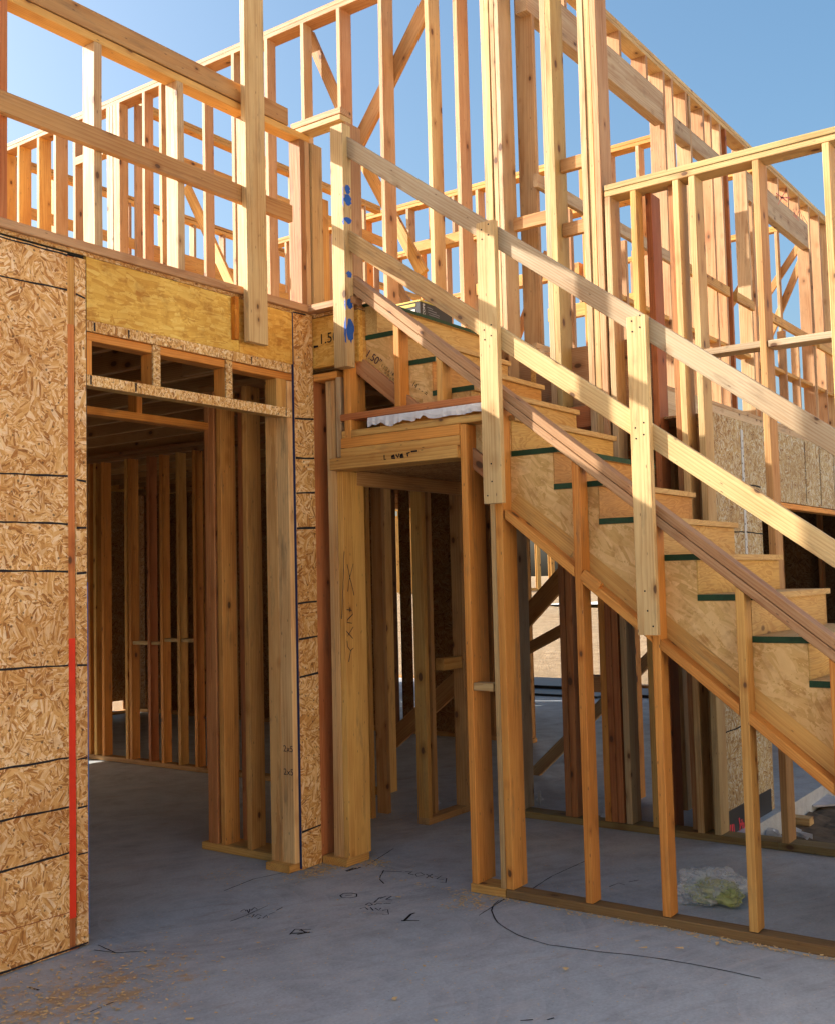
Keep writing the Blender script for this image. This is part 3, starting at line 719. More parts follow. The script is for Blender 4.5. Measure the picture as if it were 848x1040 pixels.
# ================================================================== BALLOON WALL behind the stair (X = 6.22)
XW = 6.22; TOP = 6.13
g = thing('tall_stair_back_wall', 'very tall open stud wall rising two storeys behind the staircase', 'stud wall', (XW, 5, 0))
def ystud(x, y=150): return on_x(x, y, XW)[0]
def gang(yhi, n, x0, dep, z0, z1, tns, th=.038, name='stud', par=None):
    for i in range(n): bx(par or g, name, x0, x0 + dep, yhi - th * (i + 1) + .001, yhi - th * i - .001, z0, z1, tns[i % len(tns)])
D6 = .14
gang(3.845, 4, XW, .175, .046, TOP - .08, ('pale', 'straw', 'pale', 'grey'))                    # post beside the stairhead
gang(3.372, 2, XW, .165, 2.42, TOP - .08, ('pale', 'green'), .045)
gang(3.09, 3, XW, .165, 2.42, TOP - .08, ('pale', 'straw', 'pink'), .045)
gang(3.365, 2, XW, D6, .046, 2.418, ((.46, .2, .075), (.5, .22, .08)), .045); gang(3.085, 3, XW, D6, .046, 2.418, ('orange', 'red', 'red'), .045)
for x, w, tn in ((463, 15, 'pink'), (434, 13, 'straw'), (387, 13, 'pink'), (344, 14, 'pink'), (307, 13, 'pale'), (270, 13, 'pink'), (236, 6, 'pale'), (206, 11, 'pink'), (162, 9, 'brown'), (145, 12, 'pink')):
    y = ystud(x); bx(g, 'stud', XW, XW + (.14 if x > 340 else .10), y - .038, y, DECK + .046, TOP - .08, tn)
gang(7.95, 4, XW, .10, DECK + .046, TOP - .08, ('pale', 'grey', 'pale', 'pale'), .049)
bx(g, 'stud', XW + .12, XW + .26, 7.66, 7.70, DECK + .046, TOP - .08, 'pink')
bx(g, 'bottom_plate', XW, XW + D6, 3.84, 9.7, DECK, DECK + .044, 'pink')
bx(g, 'stud', XW + .10, XW + .30, 3.842, 3.89, .0, 2.75, 'brown')
bx(g, 'bottom_plate', XW, XW + D6, 2.0, 3.84, .002, .044, (.30, .22, .085))
for k in (0, 1): bx(g, 'top_plate', XW, XW + D6, 2.95, 9.72, TOP - .079 + .04 * k, TOP - .041 + .04 * k, 'pink')
for y, tn in ((8.45, 'pink'), (8.75, 'pale'), (9.02, 'gold'), (9.35, 'gold'), (9.62, 'gold')): bx(g, 'stud', XW, XW + .14, y - .04, y, DECK + .046, TOP - .08, tn)
bx(g, 'window_header', XW - .0, XW + .09, 8.0, 8.42, 5.62, 5.70, 'brown')
def brace(p0, p1, X, tn, w=.089, name='brace'):
    a = on_x(*p0, X); b = on_x(*p1, X)
    board(g, name, (X, a[0], a[1]), (X, b[0], b[1]), w, .036, (0, b[1] - a[1], a[0] - b[0]), tn)
brace((315, 36), (347, 110), XW + .165, 'brown'); brace((362, 150), (446, -20), XW + .165, 'brown', .13); brace((362, 150), (430, 278), XW + .20, 'gold')
brace((362, 245), (372, 262), XW + .2, 'gold'); brace((255, 300), (275, 268), XW + .18, 'brown'); brace((190, 190), (240, 300), XW + .22, 'gold'); brace((300, 270), (330, 235), XW + .2, 'brown', .12)
bx(g, 'block', XW + .02, XW + .13, 3.09, 3.27, 2.56, 2.70, 'red')
for ya, yb, z in ((3.09, 3.28, 4.30), (3.375, 3.655, 3.98), (3.09, 3.28, 3.86)): bx(g, 'block', XW + .06, XW + .10, ya, yb, z, z + .09, 'brown', bow=0)
# wall sheet under the landing level seen between these studs
bx(g, 'skirt_board', XW + .141, XW + .18, 2.7, 3.74, 2.56, 3.12, 'pink', bow=0)

# ground-floor stud wall further left on the same line
XG = 6.33
g = thing('ground_floor_stud_wall', 'dark interior stud wall seen through the doorway, with short blocks between studs', 'stud wall', (XG, 7, 0))
bx(g, 'bottom_plate', XG, XG + .09, 4.96, 10.9, .002, .043, 'brown')
for k in (0, 1): bx(g, 'top_plate', XG, XG + .09, 4.96, 10.9, 2.76 + .039 * k, 2.797 + .039 * k, 'dark')
for x, tn in ((90, 'orange'), (96, 'gold'), (104, 'orange'), (128, 'gold'), (132, 'orange'), (151, 'red'), (164, 'orange'), (181, 'gold'), (198, 'orange'), (210, 'red')):
    y = on_x(x, 720, XG)[0]; bx(g, 'stud', XG, XG + .09, y - .039, y, .044, 2.758, tn)
for y in (8.75, 9.1, 9.5, 6.55, 6.3, 5.95, 5.55): bx(g, 'stud', XG, XG + .09, y - .039, y, .044, 2.758, 'brown')
bx(g, 'block', XG + .01, XG + .085, 7.40, 7.77, 1.07, 1.10, 'straw'); bx(g, 'block', XG + .01, XG + .085, 6.97, 7.36, 1.10, 1.13, 'straw')
gang(5.13, 2, XG - .1, .12, .044, 2.758, ('brown', 'gold'), par=g); gang(4.99, 1, XG + .07, .13, .002, 2.758, ('gold',), par=g)
bx(g, 'stud', XG - .02, XG + .06, 4.93, 4.968, .002, 2.758, 'brown')

g = thing('closet_back_wall', 'short stud wall standing behind the closet opening under the stair landing', 'stud wall', (6, 4.13, 0))
bx(g, 'bottom_plate', 5.72, 6.215, YA + .01, YA + .10, .002, .045, 'brown')
bx(g, 'stud', 5.72, 5.76, YA + .01, YA + .10, .046, 2.78, 'gold'); bx(g, 'stud', 6.17, 6.212, YA + .01, YA + .10, .046, 2.78, 'brown'); bx(g, 'stud', 5.86, 5.90, YA + .06, YA + .15, .046, 2.78, 'brown')
bx(g, 'top_plate', 4.81, 6.215, YA + .01, YA + .10, 2.782, 2.825, 'brown')
bx(g, 'block', 5.95, 6.165, YA + .02, YA + .09, .98, 1.06, 'gold')
sheet(g, 'ceiling_panel', 4.82, 6.2, 3.06, 4.085, 2.235, 2.25, (.6, .5, .4)); bx(g, 'ceiling_joist', 4.82, 6.2, 3.9, 3.94, 2.15, 2.234, 'brown')
for px, tn in ((363.5, 'gold'), (379, 'brown')):
    X0 = on_y(px, 600, 4.62)[0]; bx(g, 'stud', X0, X0 + .04, 4.53, 4.62, .002, 2.78, tn)
g = thing('diagonal_floor_brace', 'long diagonal board braced low behind the closet studs', 'brace', (7.2, 5, 0))
a = on_x(398, 752, 7.2); b = on_x(478, 680, 7.2); board(g, 'board', (7.2, a[0], a[1]), (7.2, b[0], b[1]), .15, .038, (0, 1, 1.2), 'brown')

# ================================================================== RIGHT STUD WALL (X = 6.22, lower top)
g = thing('right_stud_wall', 'weathered stud wall with double top plate at the right, behind the stair rail', 'stud wall', (XW, 1.5, 0))
ZT = 4.112
for k in (0, 1): bx(g, 'top_plate', XW - .002, XW + D6, -1.0, 2.935, ZT - .080 + .041 * k, ZT - .042 + .041 * k, 'green' if k else 'straw')
bx(g, 'bottom_plate', XW, XW + D6, -1.2, 1.998, .002, .044, (.30, .22, .085))
for x, tn, dp in ((614, (.58, .40, .20), .14), (640, 'gold', .10), (683.5, (.60, .42, .19), .14), (700, 'straw', .14), (765.5, 'brown', .14), (837.5, 'straw', .14)):
    y = on_x(x, 220, XW)[0]; bx(g, 'stud', XW, XW + dp, y - .04, y, .045, ZT - .081, tn)
for y in (1.15, .74): bx(g, 'stud', XW, XW + .14, y - .04, y, .045, ZT - .081, 'straw')
yb = on_x(655, 220, XW + .1)[0]; bx(g, 'stud', XW + .105, XW + .25, yb - .04, yb, .002, ZT - .083, 'red')
bx(g, 'stud', XW + .06, XW + .139, 2.495, 2.53, .046, ZT - .083, 'dark')
bx(g, 'block', XW + .005, XW + .135, 1.975, 2.35, 2.91, 2.95, 'grey'); bx(g, 'block', XW + .005, XW + .135, 1.562, 1.93, 2.905, 2.945, 'grey')
bx(g, 'block', XW + .005, XW + .13, 3.09 - .02, 3.23, .85, .95, 'dark')

# ================================================================== LONG UPPER WALL (Y = 3.55)
YW = 3.55
g = thing('long_upper_wall', 'long upper-floor stud wall with window headers receding to the right under the sky', 'stud wall', (10, YW, DECK))
XE = 16.0
for k in (0, 1): bx(g, 'top_plate', XW + .15, XE, YW, YW + D6, TOP - .079 + .04 * k, TOP - .041 + .04 * k, 'straw')
bx(g, 'bottom_plate', XW + .15, XE, YW, YW + D6, DECK - .0, DECK + .04, 'pale')
bx(g, 'rim_face', XW + .16, XE, YW - .02, YW - .002, 2.86, 3.155, (.74, .56, .34), None, 0)
hz0, hz1 = 5.56, 5.84
bx(g, 'window_header', XW + .15, 8.78, YW, YW + .09, hz0, hz1, 'grey'); bx(g, 'window_header', 11.0, 13.2, YW, YW + .09, 5.50, 5.80, 'grey')
bx(g, 'window_header', 9.035, 10.195, YW, YW + .09, 5.56, 5.72, 'grey')
for x0 in (6.95, 7.9, 8.43): bx(g, 'cripple', x0, x0 + .04, YW, YW + D6, hz1, TOP - .08, 'pink')
for x0 in (9.32, 9.75, 11.64, 12.05, 12.42, 12.85): bx(g, 'cripple', x0, x0 + .04, YW, YW + D6, 5.72 if x0 < 10.4 else 5.80, TOP - .08, 'pink')
for x0, tn in ((6.44, 'pale'), (8.80, 'pink'), (8.99, 'pink'), (9.40, 'pale'), (9.95, 'pink'), (10.2, 'pink'), (10.36, 'red'), (10.95, 'pale'), (11.1, 'pink'), (13.2, 'pink'), (13.26, 'pale'), (13.7, 'pink'), (14.1, 'pale'), (14.5, 'pink'), (14.9, 'pale'), (15.3, 'pink'), (15.7, 'pink')):
    bx(g, 'stud', x0, x0 + .04, YW, YW + D6, DECK + .042, TOP - .08 if x0 not in (11.1, 13.2) else 5.5, tn)
for (x0, x1) in ((6.5, 8.78), (9.05, 10.2), (10.4, 10.93), (11.15, 13.18), (13.32, 15.7)):
    bx(g, 'sill', x0 - (.12 if x0 == 6.5 else 0), x1, YW - .04, YW - .002, 4.29, 4.385, 'grey' if x0 == 6.5 else 'gold', bow=0); bx(g, 'sill', x0, x1, YW + .02, YW + D6, 3.80, 3.84, 'gold')
for x0 in (6.95, 7.4, 7.9, 8.4, 9.4, 11.6, 12.1, 12.6): bx(g, 'sill_cripple', x0, x0 + .04, YW + .01, YW + .1, DECK + .042, 4.298, 'pink')
zz = lambda x, y: (600 + x / 3.42, 180 + y / 3.42)
P = [[(640, 55), (680, 85)], [(672, 50), (648, 95)], [(655, 70), (690, 72)], [(700, 110), (712, 140), (722, 112), (735, 150)], [(735, 135), (750, 160)], [(700, 130), (720, 150)]]
strokes(g, 'red_paint_mark', [[on_y(*zz(*p), YW) for p in pl] for pl in P], (0, YW, 0), X_, Z_, .018, m_plain('faded_crayon', (.72, .22, .16), .7, .2, .4), .003)

# cross walls of the upper floor
def cross_wall(name, label, X, y0, y1, tns, hdr=None, braces=(), sp=.41, dep=.09, group=None, top=TOP):
    g = thing(name, label, 'stud wall', (X, (y0 + y1) / 2, DECK), group)
    for k in (0, 1): bx(g, 'top_plate', X, X + dep, y0, y1, top - .079 + .04 * k, top - .041 + .04 * k, 'gold')
    bx(g, 'bottom_plate', X, X + dep, y0, y1, DECK, DECK + .04, 'gold')
    y = y0 + .03; i = 0
    while y < y1 - .04:
        inh = hdr and any(a < y < b for a, b, _, _ in hdr)
        if not inh: bx(g, 'stud', X, X + dep, y, y + .038, DECK + .042, top - .08, tns[i % len(tns)])
        else:
            for a, b, z0, z1 in hdr:
                if a < y < b:
                    bx(g, 'cripple', X, X + dep, y, y + .038, z1 + .002, top - .08, tns[i % len(tns)]); bx(g, 'cripple', X, X + dep, y, y + .038, DECK + .042, 3.98, tns[i % len(tns)])
        y += sp; i += 1
    for a, b, z0, z1 in (hdr or ()):
        bx(g, 'window_header', X, X + dep, a, b, z0, z1, 'gold'); bx(g, 'sill', X, X + dep, a, b, 3.982, 4.022, 'gold')
    for (ya, za, yb, zb) in braces: board(g, 'brace', (X + dep + .02, ya, za), (X + dep + .02, yb, zb), .09, .036, (0, zb - za, ya - yb), 'brown')
    return g
cross_wall('middle_cross_wall', 'open stud wall crossing the upper floor beyond the tall stair wall', 10.2, 3.72, 9.6, ('pink', 'orange', 'pale'), [(6.6, 7.4, 5.5, 5.62), (4.5, 5.5, 5.5, 5.62)], [(3.9, 4.2, 4.6, 5.6), (5.6, 5.2, 6.4, 3.5), (7.0, 4.0, 7.9, 5.6)], .33, .14)
cross_wall('bedroom_cross_wall', 'open stud wall standing between the middle and farthest upper walls', 11.7, 3.72, 9.6, ('pale', 'pink', 'orange'), [(4.2, 5.2, 5.3, 5.45), (5.9, 7.4, 5.3, 5.45)], [(3.8, 5.0, 5.0, 3.4)], .41, .12)
cross_wall('far_cross_wall', 'farthest open stud wall of the upper floor, with two diagonal braces at right', 14.0, 3.72, 9.6, ('pink', 'pale', 'pink'), [(6.2, 7.6, 5.4, 5.6)], [(4.40, 5.20, 3.83, 5.95), (4.40, 4.6, 3.84, 5.75), (5.2, 3.5, 6.4, 5.6)])
def long_wall(name, label, Y, x0, x1, tns, rails, sp=.41, dep=.09, top=TOP):
    g = thing(name, label, 'stud wall', ((x0 + x1) / 2, Y, DECK))
    for k in (0, 1): bx(g, 'top_plate', x0, x1, Y, Y + dep, top - .079 + .04 * k, top - .041 + .04 * k, 'gold')
    bx(g, 'bottom_plate', x0, x1, Y, Y + dep, DECK, DECK + .04, 'gold')
    x = x0 + .05; i = 0
    while x < x1 - .05: bx(g, 'stud', x, x + .038, Y, Y + dep, DECK + .042, top - .08, tns[i % len(tns)]); x += sp; i += 1
    for (xa, xb, z0, z1) in rails: bx(g, 'rail_block', xa, xb, Y - .03, Y - .001, z0, z1, 'gold')
    return g
long_wall('inner_partition', 'open upper-floor partition with rows of rails seen between the tall studs', 7.72, 6.45, 10.1, ('pink', 'orange', 'pale'), [(6.5, 10.1, 5.62, 5.74), (6.5, 8.4, 4.6, 4.7), (6.5, 10.1, 3.9, 4.0)], .41)
long_wall('rear_upper_wall', 'rear open stud wall of the upper floor far behind the knee wall', 9.75, 6.4, 13.9, ('pink', 'gold', 'pale'), [(6.5, 13.9, 5.5, 5.62), (6.5, 13.9, 4.9, 5.02), (6.5, 13.9, 3.9, 4.0)], .5)

# ================================================================== PORCH WALL with grey weathered sheathing (Y = 2.35)
YE = 2.35
g = thing('weathered_porch_wall', 'outer wall clad in grey weathered strand board around a dark opening, right of the stair', 'wall', (8, YE, 0))
GT = (.66, .83, 1.15)
XJ = 7.27
sheet(g, 'sheathing_panel', 6.365, XJ, YE, YE + .012, .005, 2.59, GT)
sheet(g, 'sheathing_panel', XJ + .002, 10.6, YE + .0005, YE + .0125, 2.09, 2.595, (.68, .86, 1.2))
sheet(g, 'sheathing_panel', 10.6, 11.2, YE + .0005, YE + .0125, .0, 2.595, (.64, .8, 1.1))
bx(g, 'door_header', XJ - .1, 10.7, YE + .013, YE + .10, 2.10, 2.50, 'brown')
bx(g, 'header_trim', XJ + .01, 10.59, YE + .004, YE + .09, 2.045, 2.086, 'orange', bow=0)
bx(g, 'jamb_stud', XJ - .04, XJ - .001, YE + .013, YE + .10, .002, 2.09, 'brown'); bx(g, 'jamb_stud', 6.37, 6.41, YE + .013, YE + .10, .002, 2.5, 'brown')
bx(g, 'jamb_stud', 10.6, 10.64, YE + .013, YE + .10, .002, 2.09, 'brown')
for k in (0, 1): bx(g, 'top_plate', 6.37, 11.2, YE + .013, YE + .10, 2.503 + .042 * k, 2.543 + .042 * k, 'brown')
zr = lambda y: on_y(745, y, YE)[1]
rows = [[(6.37, z), (6.9, z + .004), (XJ, z - .002)] for z in (.62, .93, 1.55, 1.85, 2.17)] + [[(x0, 2.1), (x0 + .004, 2.35), (x0, 2.58)] for x0 in (8.35, 8.75, 9.16, 9.6)]
strokes(g, 'nail_line_marks', rows, (0, YE, 0), X_, Z_, .011, CHALK, .0012)
xa = on_y(755, 500, YE)[0]
o = bx(g, 'metal_strap', xa - .022, xa + .022, YE - .0035, YE - .0008, .9, 2.53, None, STEEL, 0, .0005)
strokes(g, 'strap_holes', [[(xa - .012 + .024 * (i % 2), 1.0 + .05 * i), (xa - .012 + .024 * (i % 2), 1.012 + .05 * i)] for i in range(30)], (0, YE - .0035, 0), X_, Z_, .012, CHALK, .0008)
zz = lambda x, y: (720 + x / 6.625, 790 + y / 6.625)
sheet(g, 'mud_sill', 6.37, 7.2, YE - .0045, YE - .0005, .004, .15, (.08, .08, .08), BLKP)
P = [[(140, 315), (140, 365)], [(152, 312), (156, 365)], [(163, 310), (168, 362)], [(198, 270), (206, 330), (200, 365)], [(215, 280), (222, 340)], [(200, 320), (225, 300)], [(230, 300), (232, 350)]]
strokes(g, 'pink_paint_mark', [[on_y(*zz(*p), YE - .0045) for p in pl] for pl in P], (0, YE - .0045, 0), X_, Z_, .018, PINKP)
g = thing('porch_shade_deck', 'unseen board deck added to darken the space behind the grey strand board wall', 'shading deck', (8.5, 3, 2.65))  # no roof stands here; deck added to block sky light
sheet(g, 'deck_panel', 6.38, 11.2, YE + .11, 3.54, 2.575, 2.589, (.7, .65, .6))
for x0 in (6.8, 7.6, 8.4, 9.2, 10.0, 10.8): bx(g, 'joist', x0, x0 + .04, YE + .11, 3.53, 2.45, 2.574, 'brown')

# ================================================================== DARK GROUND-FLOOR INTERIOR beyond
g = thing('rear_sheathed_wall', 'rear outer wall of strand board deep in the dark ground floor, with narrow bright gaps', 'wall', (6, 11, 0))
segs = [(-4.9, 2.6, .0, 2.82), (2.601, 4.9, .0, .95), (2.601, 4.9, 1.8, 2.82), (4.901, 8.68, .0, 2.82), (8.681, 8.868, .15, 2.82), (8.869, 9.385, 0, 2.82), (9.43, 9.945, 0, 2.82), (10.02, 10.19, 0, 2.82), (10.215, 13.0, 0, 2.82)]  # unseen window opening left between panels, added to bring sun indoors
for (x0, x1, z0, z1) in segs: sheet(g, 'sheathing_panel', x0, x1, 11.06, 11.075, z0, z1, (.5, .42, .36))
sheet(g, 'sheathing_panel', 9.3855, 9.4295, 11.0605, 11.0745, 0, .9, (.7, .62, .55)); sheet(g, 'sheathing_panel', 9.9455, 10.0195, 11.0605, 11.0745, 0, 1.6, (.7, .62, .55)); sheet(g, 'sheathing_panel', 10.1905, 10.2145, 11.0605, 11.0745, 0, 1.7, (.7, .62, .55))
x = 7.2
while x < 14: bx(g, 'stud', x, x + .04, 10.96, 11.055, .04, 2.8, 'brown'); x += .61
bx(g, 'bottom_plate', 6.4, 13.3, 10.96, 11.055, .0, .039, 'brown')
g = thing('west_light_blocker', 'unseen strand board partition added to keep the room behind the clad wall dark', 'wall', (2.2, 7.5, 0))  # unseen partition added to block west light from the room
sheet(g, 'sheathing_panel', 2.20, 2.215, 4.2, 11.0, .0, 2.83, (.7, .62, .55))
for y in (5, 6, 7, 8, 9, 10): bx(g, 'stud', 2.216, 2.30, y, y + .04, 0, 2.83, 'brown')

def gf_wall(name, label, X, y0, y1, tns, sp, panels=(), rail=None, braces=()):
    g = thing(name, label, 'stud wall', (X, (y0 + y1) / 2, 0))
    for k in (0, 1): bx(g, 'top_plate', X, X + .09, y0, y1, 2.755 + .04 * k, 2.793 + .04 * k, 'brown')
    bx(g, 'bottom_plate', X, X + .09, y0, y1, .0, .04, 'brown')
    y = y0 + .02; i = 0
    while y < y1 - .04: bx(g, 'stud', X, X + .09, y, y + .039, .042, 2.753, tns[i % len(tns)]); y += sp; i += 1
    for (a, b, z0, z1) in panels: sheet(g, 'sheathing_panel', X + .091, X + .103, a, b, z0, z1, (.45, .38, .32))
    if rail: bx(g, 'rail_block', X + .01, X + .08, y0, y1, *rail, 'gold')
    for (ya, za, yb, zb) in braces: board(g, 'brace', (X - .03, ya, za), (X - .03, yb, zb), .14, .036, (0, zb - za, ya - yb), 'brown')
    return g
SLIT = [(on_x(401, 540, 9.1)[0], on_x(405.5, 540, 9.1)[0]), (on_x(416.5, 540, 9.1)[0], on_x(421.5, 540, 9.1)[0])]
print('SLIT', SLIT)
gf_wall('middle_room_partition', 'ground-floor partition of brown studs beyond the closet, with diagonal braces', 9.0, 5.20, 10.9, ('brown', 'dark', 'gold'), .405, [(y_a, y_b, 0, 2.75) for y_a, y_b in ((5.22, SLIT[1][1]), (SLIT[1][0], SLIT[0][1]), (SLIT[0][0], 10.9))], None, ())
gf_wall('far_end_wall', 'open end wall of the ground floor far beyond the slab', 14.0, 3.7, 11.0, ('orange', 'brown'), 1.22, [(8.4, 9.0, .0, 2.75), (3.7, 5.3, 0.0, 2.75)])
g = thing('open_bay_frame', 'open bay of brown posts and crossed braces under the upper floor behind the stair', 'frame', (8.9, 4.7, 0))
for (xb, X, dp, tn) in ((579, 8.2, .14, 'red'), (586, 8.3, .12, 'red')):
    y = on_x(xb, 760, X)[0]; bx(g, 'post', X, X + dp, y - .045, y, .0, 2.83, tn)
for (p0, p1, w) in (((530, 632), (590, 565), .17), ((530, 662), (592, 628), .10)):
    X = 8.6; a = on_x(*p0, X); b = on_x(*p1, X); board(g, 'brace', (X, a[0], a[1]), (X, b[0], b[1]), w, .04, (0, b[1] - a[1], a[0] - b[0]), 'brown')
X = 7.6; a = on_x(538, 790, X); b = on_x(668, 660, X); board(g, 'brace', (X, a[0], a[1]), (X, b[0], b[1]), .09, .04, (0, b[1] - a[1], a[0] - b[0]), 'pale')
for xb, wpx, X, tn in ((640, 9, 7.1, 'orange'), (684, 10, 7.0, 'red'), (690, 8, 6.95, 'brown')):
    y = on_x(xb, 760, X)[0]; bx(g, 'post', X, X + .14, y - .04, y, .0, 2.6, tn)
sheet(g, 'shade_panel', 11.25, 11.265, 2.5, 4.7, .0, 2.57, (.16, .14, .13)); sheet(g, 'shade_panel', 12.3, 12.315, 4.0, 5.0, .0, 2.8, (.2, .18, .16))  # added backing, tinted dark to paint the shade inside the opening
for y0 in (2.6, 3.0, 3.4, 3.8, 4.2): bx(g, 'post', 11.1, 11.19, y0, y0 + .04, .0, 2.57, 'dark')
board(g, 'brace', (11.08, 2.7, .3), (11.08, 4.4, 2.3), .14, .036, (0, 1, -1), 'brown')
for y0, x0 in ((7.05, 13.2), (7.6, 13.5)):
    pass
g = thing('black_panel_stack', 'black faced sheets lying flat at the far edge of the slab', 'panels', (13.2, 7.2, 0))
sheet(g, 'panel', 12.6, 14.0, 6.3, 7.6, .0005, .03, (1, 1, 1), BLKP); o = sheet(g, 'panel', 13.2, 14.25, 7.1, 9.2, .032, .07, (1, 1, 1), BLKP); sheet(g, 'panel', 12.9, 13.6, 5.2, 6.2, .0005, .04, (1, 1, 1), BLKP)

# far neighbour house still in frame
g = thing('distant_house_frame', 'sunlit timber frame of a neighbouring house far across the dirt lot', 'house frame', (36, 19, 1.0))
gz = 1.0
for lvl in (0, 1):
    z0 = gz + lvl * 3.05
    for j, (x0, y0, x1, y1) in enumerate(((32, 24, 40, 13), (34, 27, 42, 16))):
        n = 26; d = V((x1 - x0, y1 - y0, 0)); L = d.length; d.normalize()
        for i in range(n + 1 if (lvl == 0 or j == 0) else 0):
            p = V((x0, y0, 0)) + d * (L * i / n); board(g, 'stud', (p.x, p.y, z0 + .1), (p.x, p.y, z0 + 2.9), .14, .06, d, 'gold', bow=0)
        for zz_ in (z0, z0 + 2.9): board(g, 'plate', (x0, y0, zz_ + .05), (x1, y1, zz_ + .05), .14, .1, Z_, 'gold', bow=0)
    if lvl == 0: board(g, 'floor_band', (32, 24, z0 + 2.96 + .05), (40, 13, z0 + 2.96 + .05), .3, .12, Z_, 'straw', LSL, bow=0)

# unseen stucco house, added behind the camera to bounce warm light
g = thing('fill_bounce_house', 'unseen pale stucco house added across the drive to bounce warm light', 'house', (5, -11, 0))
STU = m_plain('warm_stucco', (.66, .53, .38), .85, .2, .12, 12.)
sheet(g, 'wall', -12, 20, -10.3, -10, -.3, 6.4, (1, 1, 1), STU); sheet(g, 'wall', -12, -11.7, -18, -10.3, -.3, 6.4, (1, 1, 1), STU); sheet(g, 'wall', 19.7, 20, -18, -10.3, -.3, 6.4, (1, 1, 1), STU)
RFM = m_plain('roof_tile', (.30, .16, .10), .8, .2, .3, 8.)
link('roof', [(-12.6, -9.4, 6.3), (20.6, -9.4, 6.3), (20.6, -14.2, 8.6), (-12.6, -14.2, 8.6), (-12.6, -18.6, 6.3), (20.6, -18.6, 6.3)], [(0, 1, 2, 3), (3, 2, 5, 4)], RFM, g)
GLS = m_plain('window_glass', (.05, .06, .07), .08, .5, .1)
for x0 in (-9, -3.5, 2, 8, 13.5):
    for z0 in (.9, 3.9):
        f_ = sheet(g, 'window', x0, x0 + 1.6, -9.995, -9.95, z0, z0 + 1.4, (1, 1, 1), LABW); sheet(f_, 'pane', x0 + .08, x0 + 1.52, -9.949, -9.94, z0 + .08, z0 + 1.32, (1, 1, 1), GLS)

# ================================================================== SMALL THINGS
# plastic bag on the slab
g = thing('plastic_bag', 'crumpled clear plastic bag with yellow-green contents on the slab behind the stair studs', 'bag', (5.13, 1.99, 0))
crumple('bag_film', (5.14, 1.985, .055), (.12, .16, .095), FILM, 11, .75, True, 4, g); crumple('green_liner', (5.11, 1.96, .045), (.11, .14, .06), FILMG, 23, .7, True, 4, g)
crumple('bag_fold', (5.05, 2.04, .03), (.09, .12, .05), FILM, 31, .8, True, 4, g)
# scraps on the dirt
c = on_z(820, 815, -.12)
def flat_scrap(name, pts, z, th, mat, label, cat, tilt=0.):
    n = len(pts); cx = sum(p[0] for p in pts) / n
    vs = [(x, y, z + th + (x - cx) * tilt) for x, y in pts] + [(x, y, z + (x - cx) * tilt) for x, y in pts]
    fs = [tuple(range(n)), tuple(reversed(range(n, 2 * n)))] + [(i, i + n, (i + 1) % n + n, (i + 1) % n) for i in range(n)]
    return solo(link(name, vs, fs, mat), label, cat)
pts = [on_z(x, y, -.12) for x, y in ((812, 817), (832, 808), (850, 815), (850, 821), (826, 822))]
flat_scrap('board_scrap', pts[::-1], -.10, .012, PAPER, 'pale grey offcut of sheet board lying on the dirt at the right edge', 'offcut', .02)
x, y = on_z(815, 840, -.15); o = bx(None, 'lumber_offcut', x - .05, x + .05, y - .06, y + .12, -.13, -.08, 'straw'); solo(o, 'short pale lumber offcut on the dirt beside the right stud wall', 'offcut')
random.seed(5)
for (xa, ya, xb, yb, lab) in ((772, 845, 790, 853, 'shredded white plastic scrap at the foot of the grey strand board corner'), (806, 850, 817, 854, 'small torn white scrap on the dirt below the right stud')):
    a = on_z(xa, ya, -.1); b = on_z(xb, yb, -.1); vs = []; fs = []
    for i in range(13):
        t = i / 12; px = a[0] + (b[0] - a[0]) * t; py = a[1] + (b[1] - a[1]) * t
        for s in (-1, 1): vs.append((px + s * .03 * random.uniform(.4, 1.4), py + s * .05 * random.uniform(.3, 1.4), -.095 + random.uniform(0, .06)))
    for i in range(12): fs.append((2 * i, 2 * i + 1, 2 * i + 3, 2 * i + 2))
    o = solo(link('plastic_scrap', vs, fs, WHITE), lab, 'plastic scrap'); o.modifiers.new('thick', 'SOLIDIFY').thickness = .002
# anchor bolts
def tube(a, b, r, n=10):
    a, b = V(a), V(b); z = (b - a).normalized(); x = z.orthogonal().normalized(); y = z.cross(x)
    vs = [p + x * (r * math.cos(2 * math.pi * i / n)) + y * (r * math.sin(2 * math.pi * i / n)) for p in (a, b) for i in range(n)]
    fs = [tuple(reversed(range(n))), tuple(range(n, 2 * n))] + [(i, (i + 1) % n, (i + 1) % n + n, i + n) for i in range(n)]
    return vs, fs
for (px, py, lab) in ((548, 818, 'steel anchor bolt standing up from the slab left of the first stair stud'), (614, 836, 'steel anchor bolt beside the reddish posts under the stair'), (444, 822, 'steel anchor bolt in the slab behind the closet opening')):
    x, y = on_z(px, py); g = thing('anchor_bolt', lab, 'bolt', (x, y, 0), 'anchor bolts in the slab')
    v_, f_ = tube((x, y, .0), (x, y, .10), .008); link('shank', v_, f_, STEEL, g)
    v_, f_ = tube((x, y, .045), (x, y, .060), .016, 6); link('nut', v_, f_, STEEL, g); v_, f_ = tube((x, y, .040), (x, y, .045), .028, 16); link('washer', v_, f_, STEEL, g)

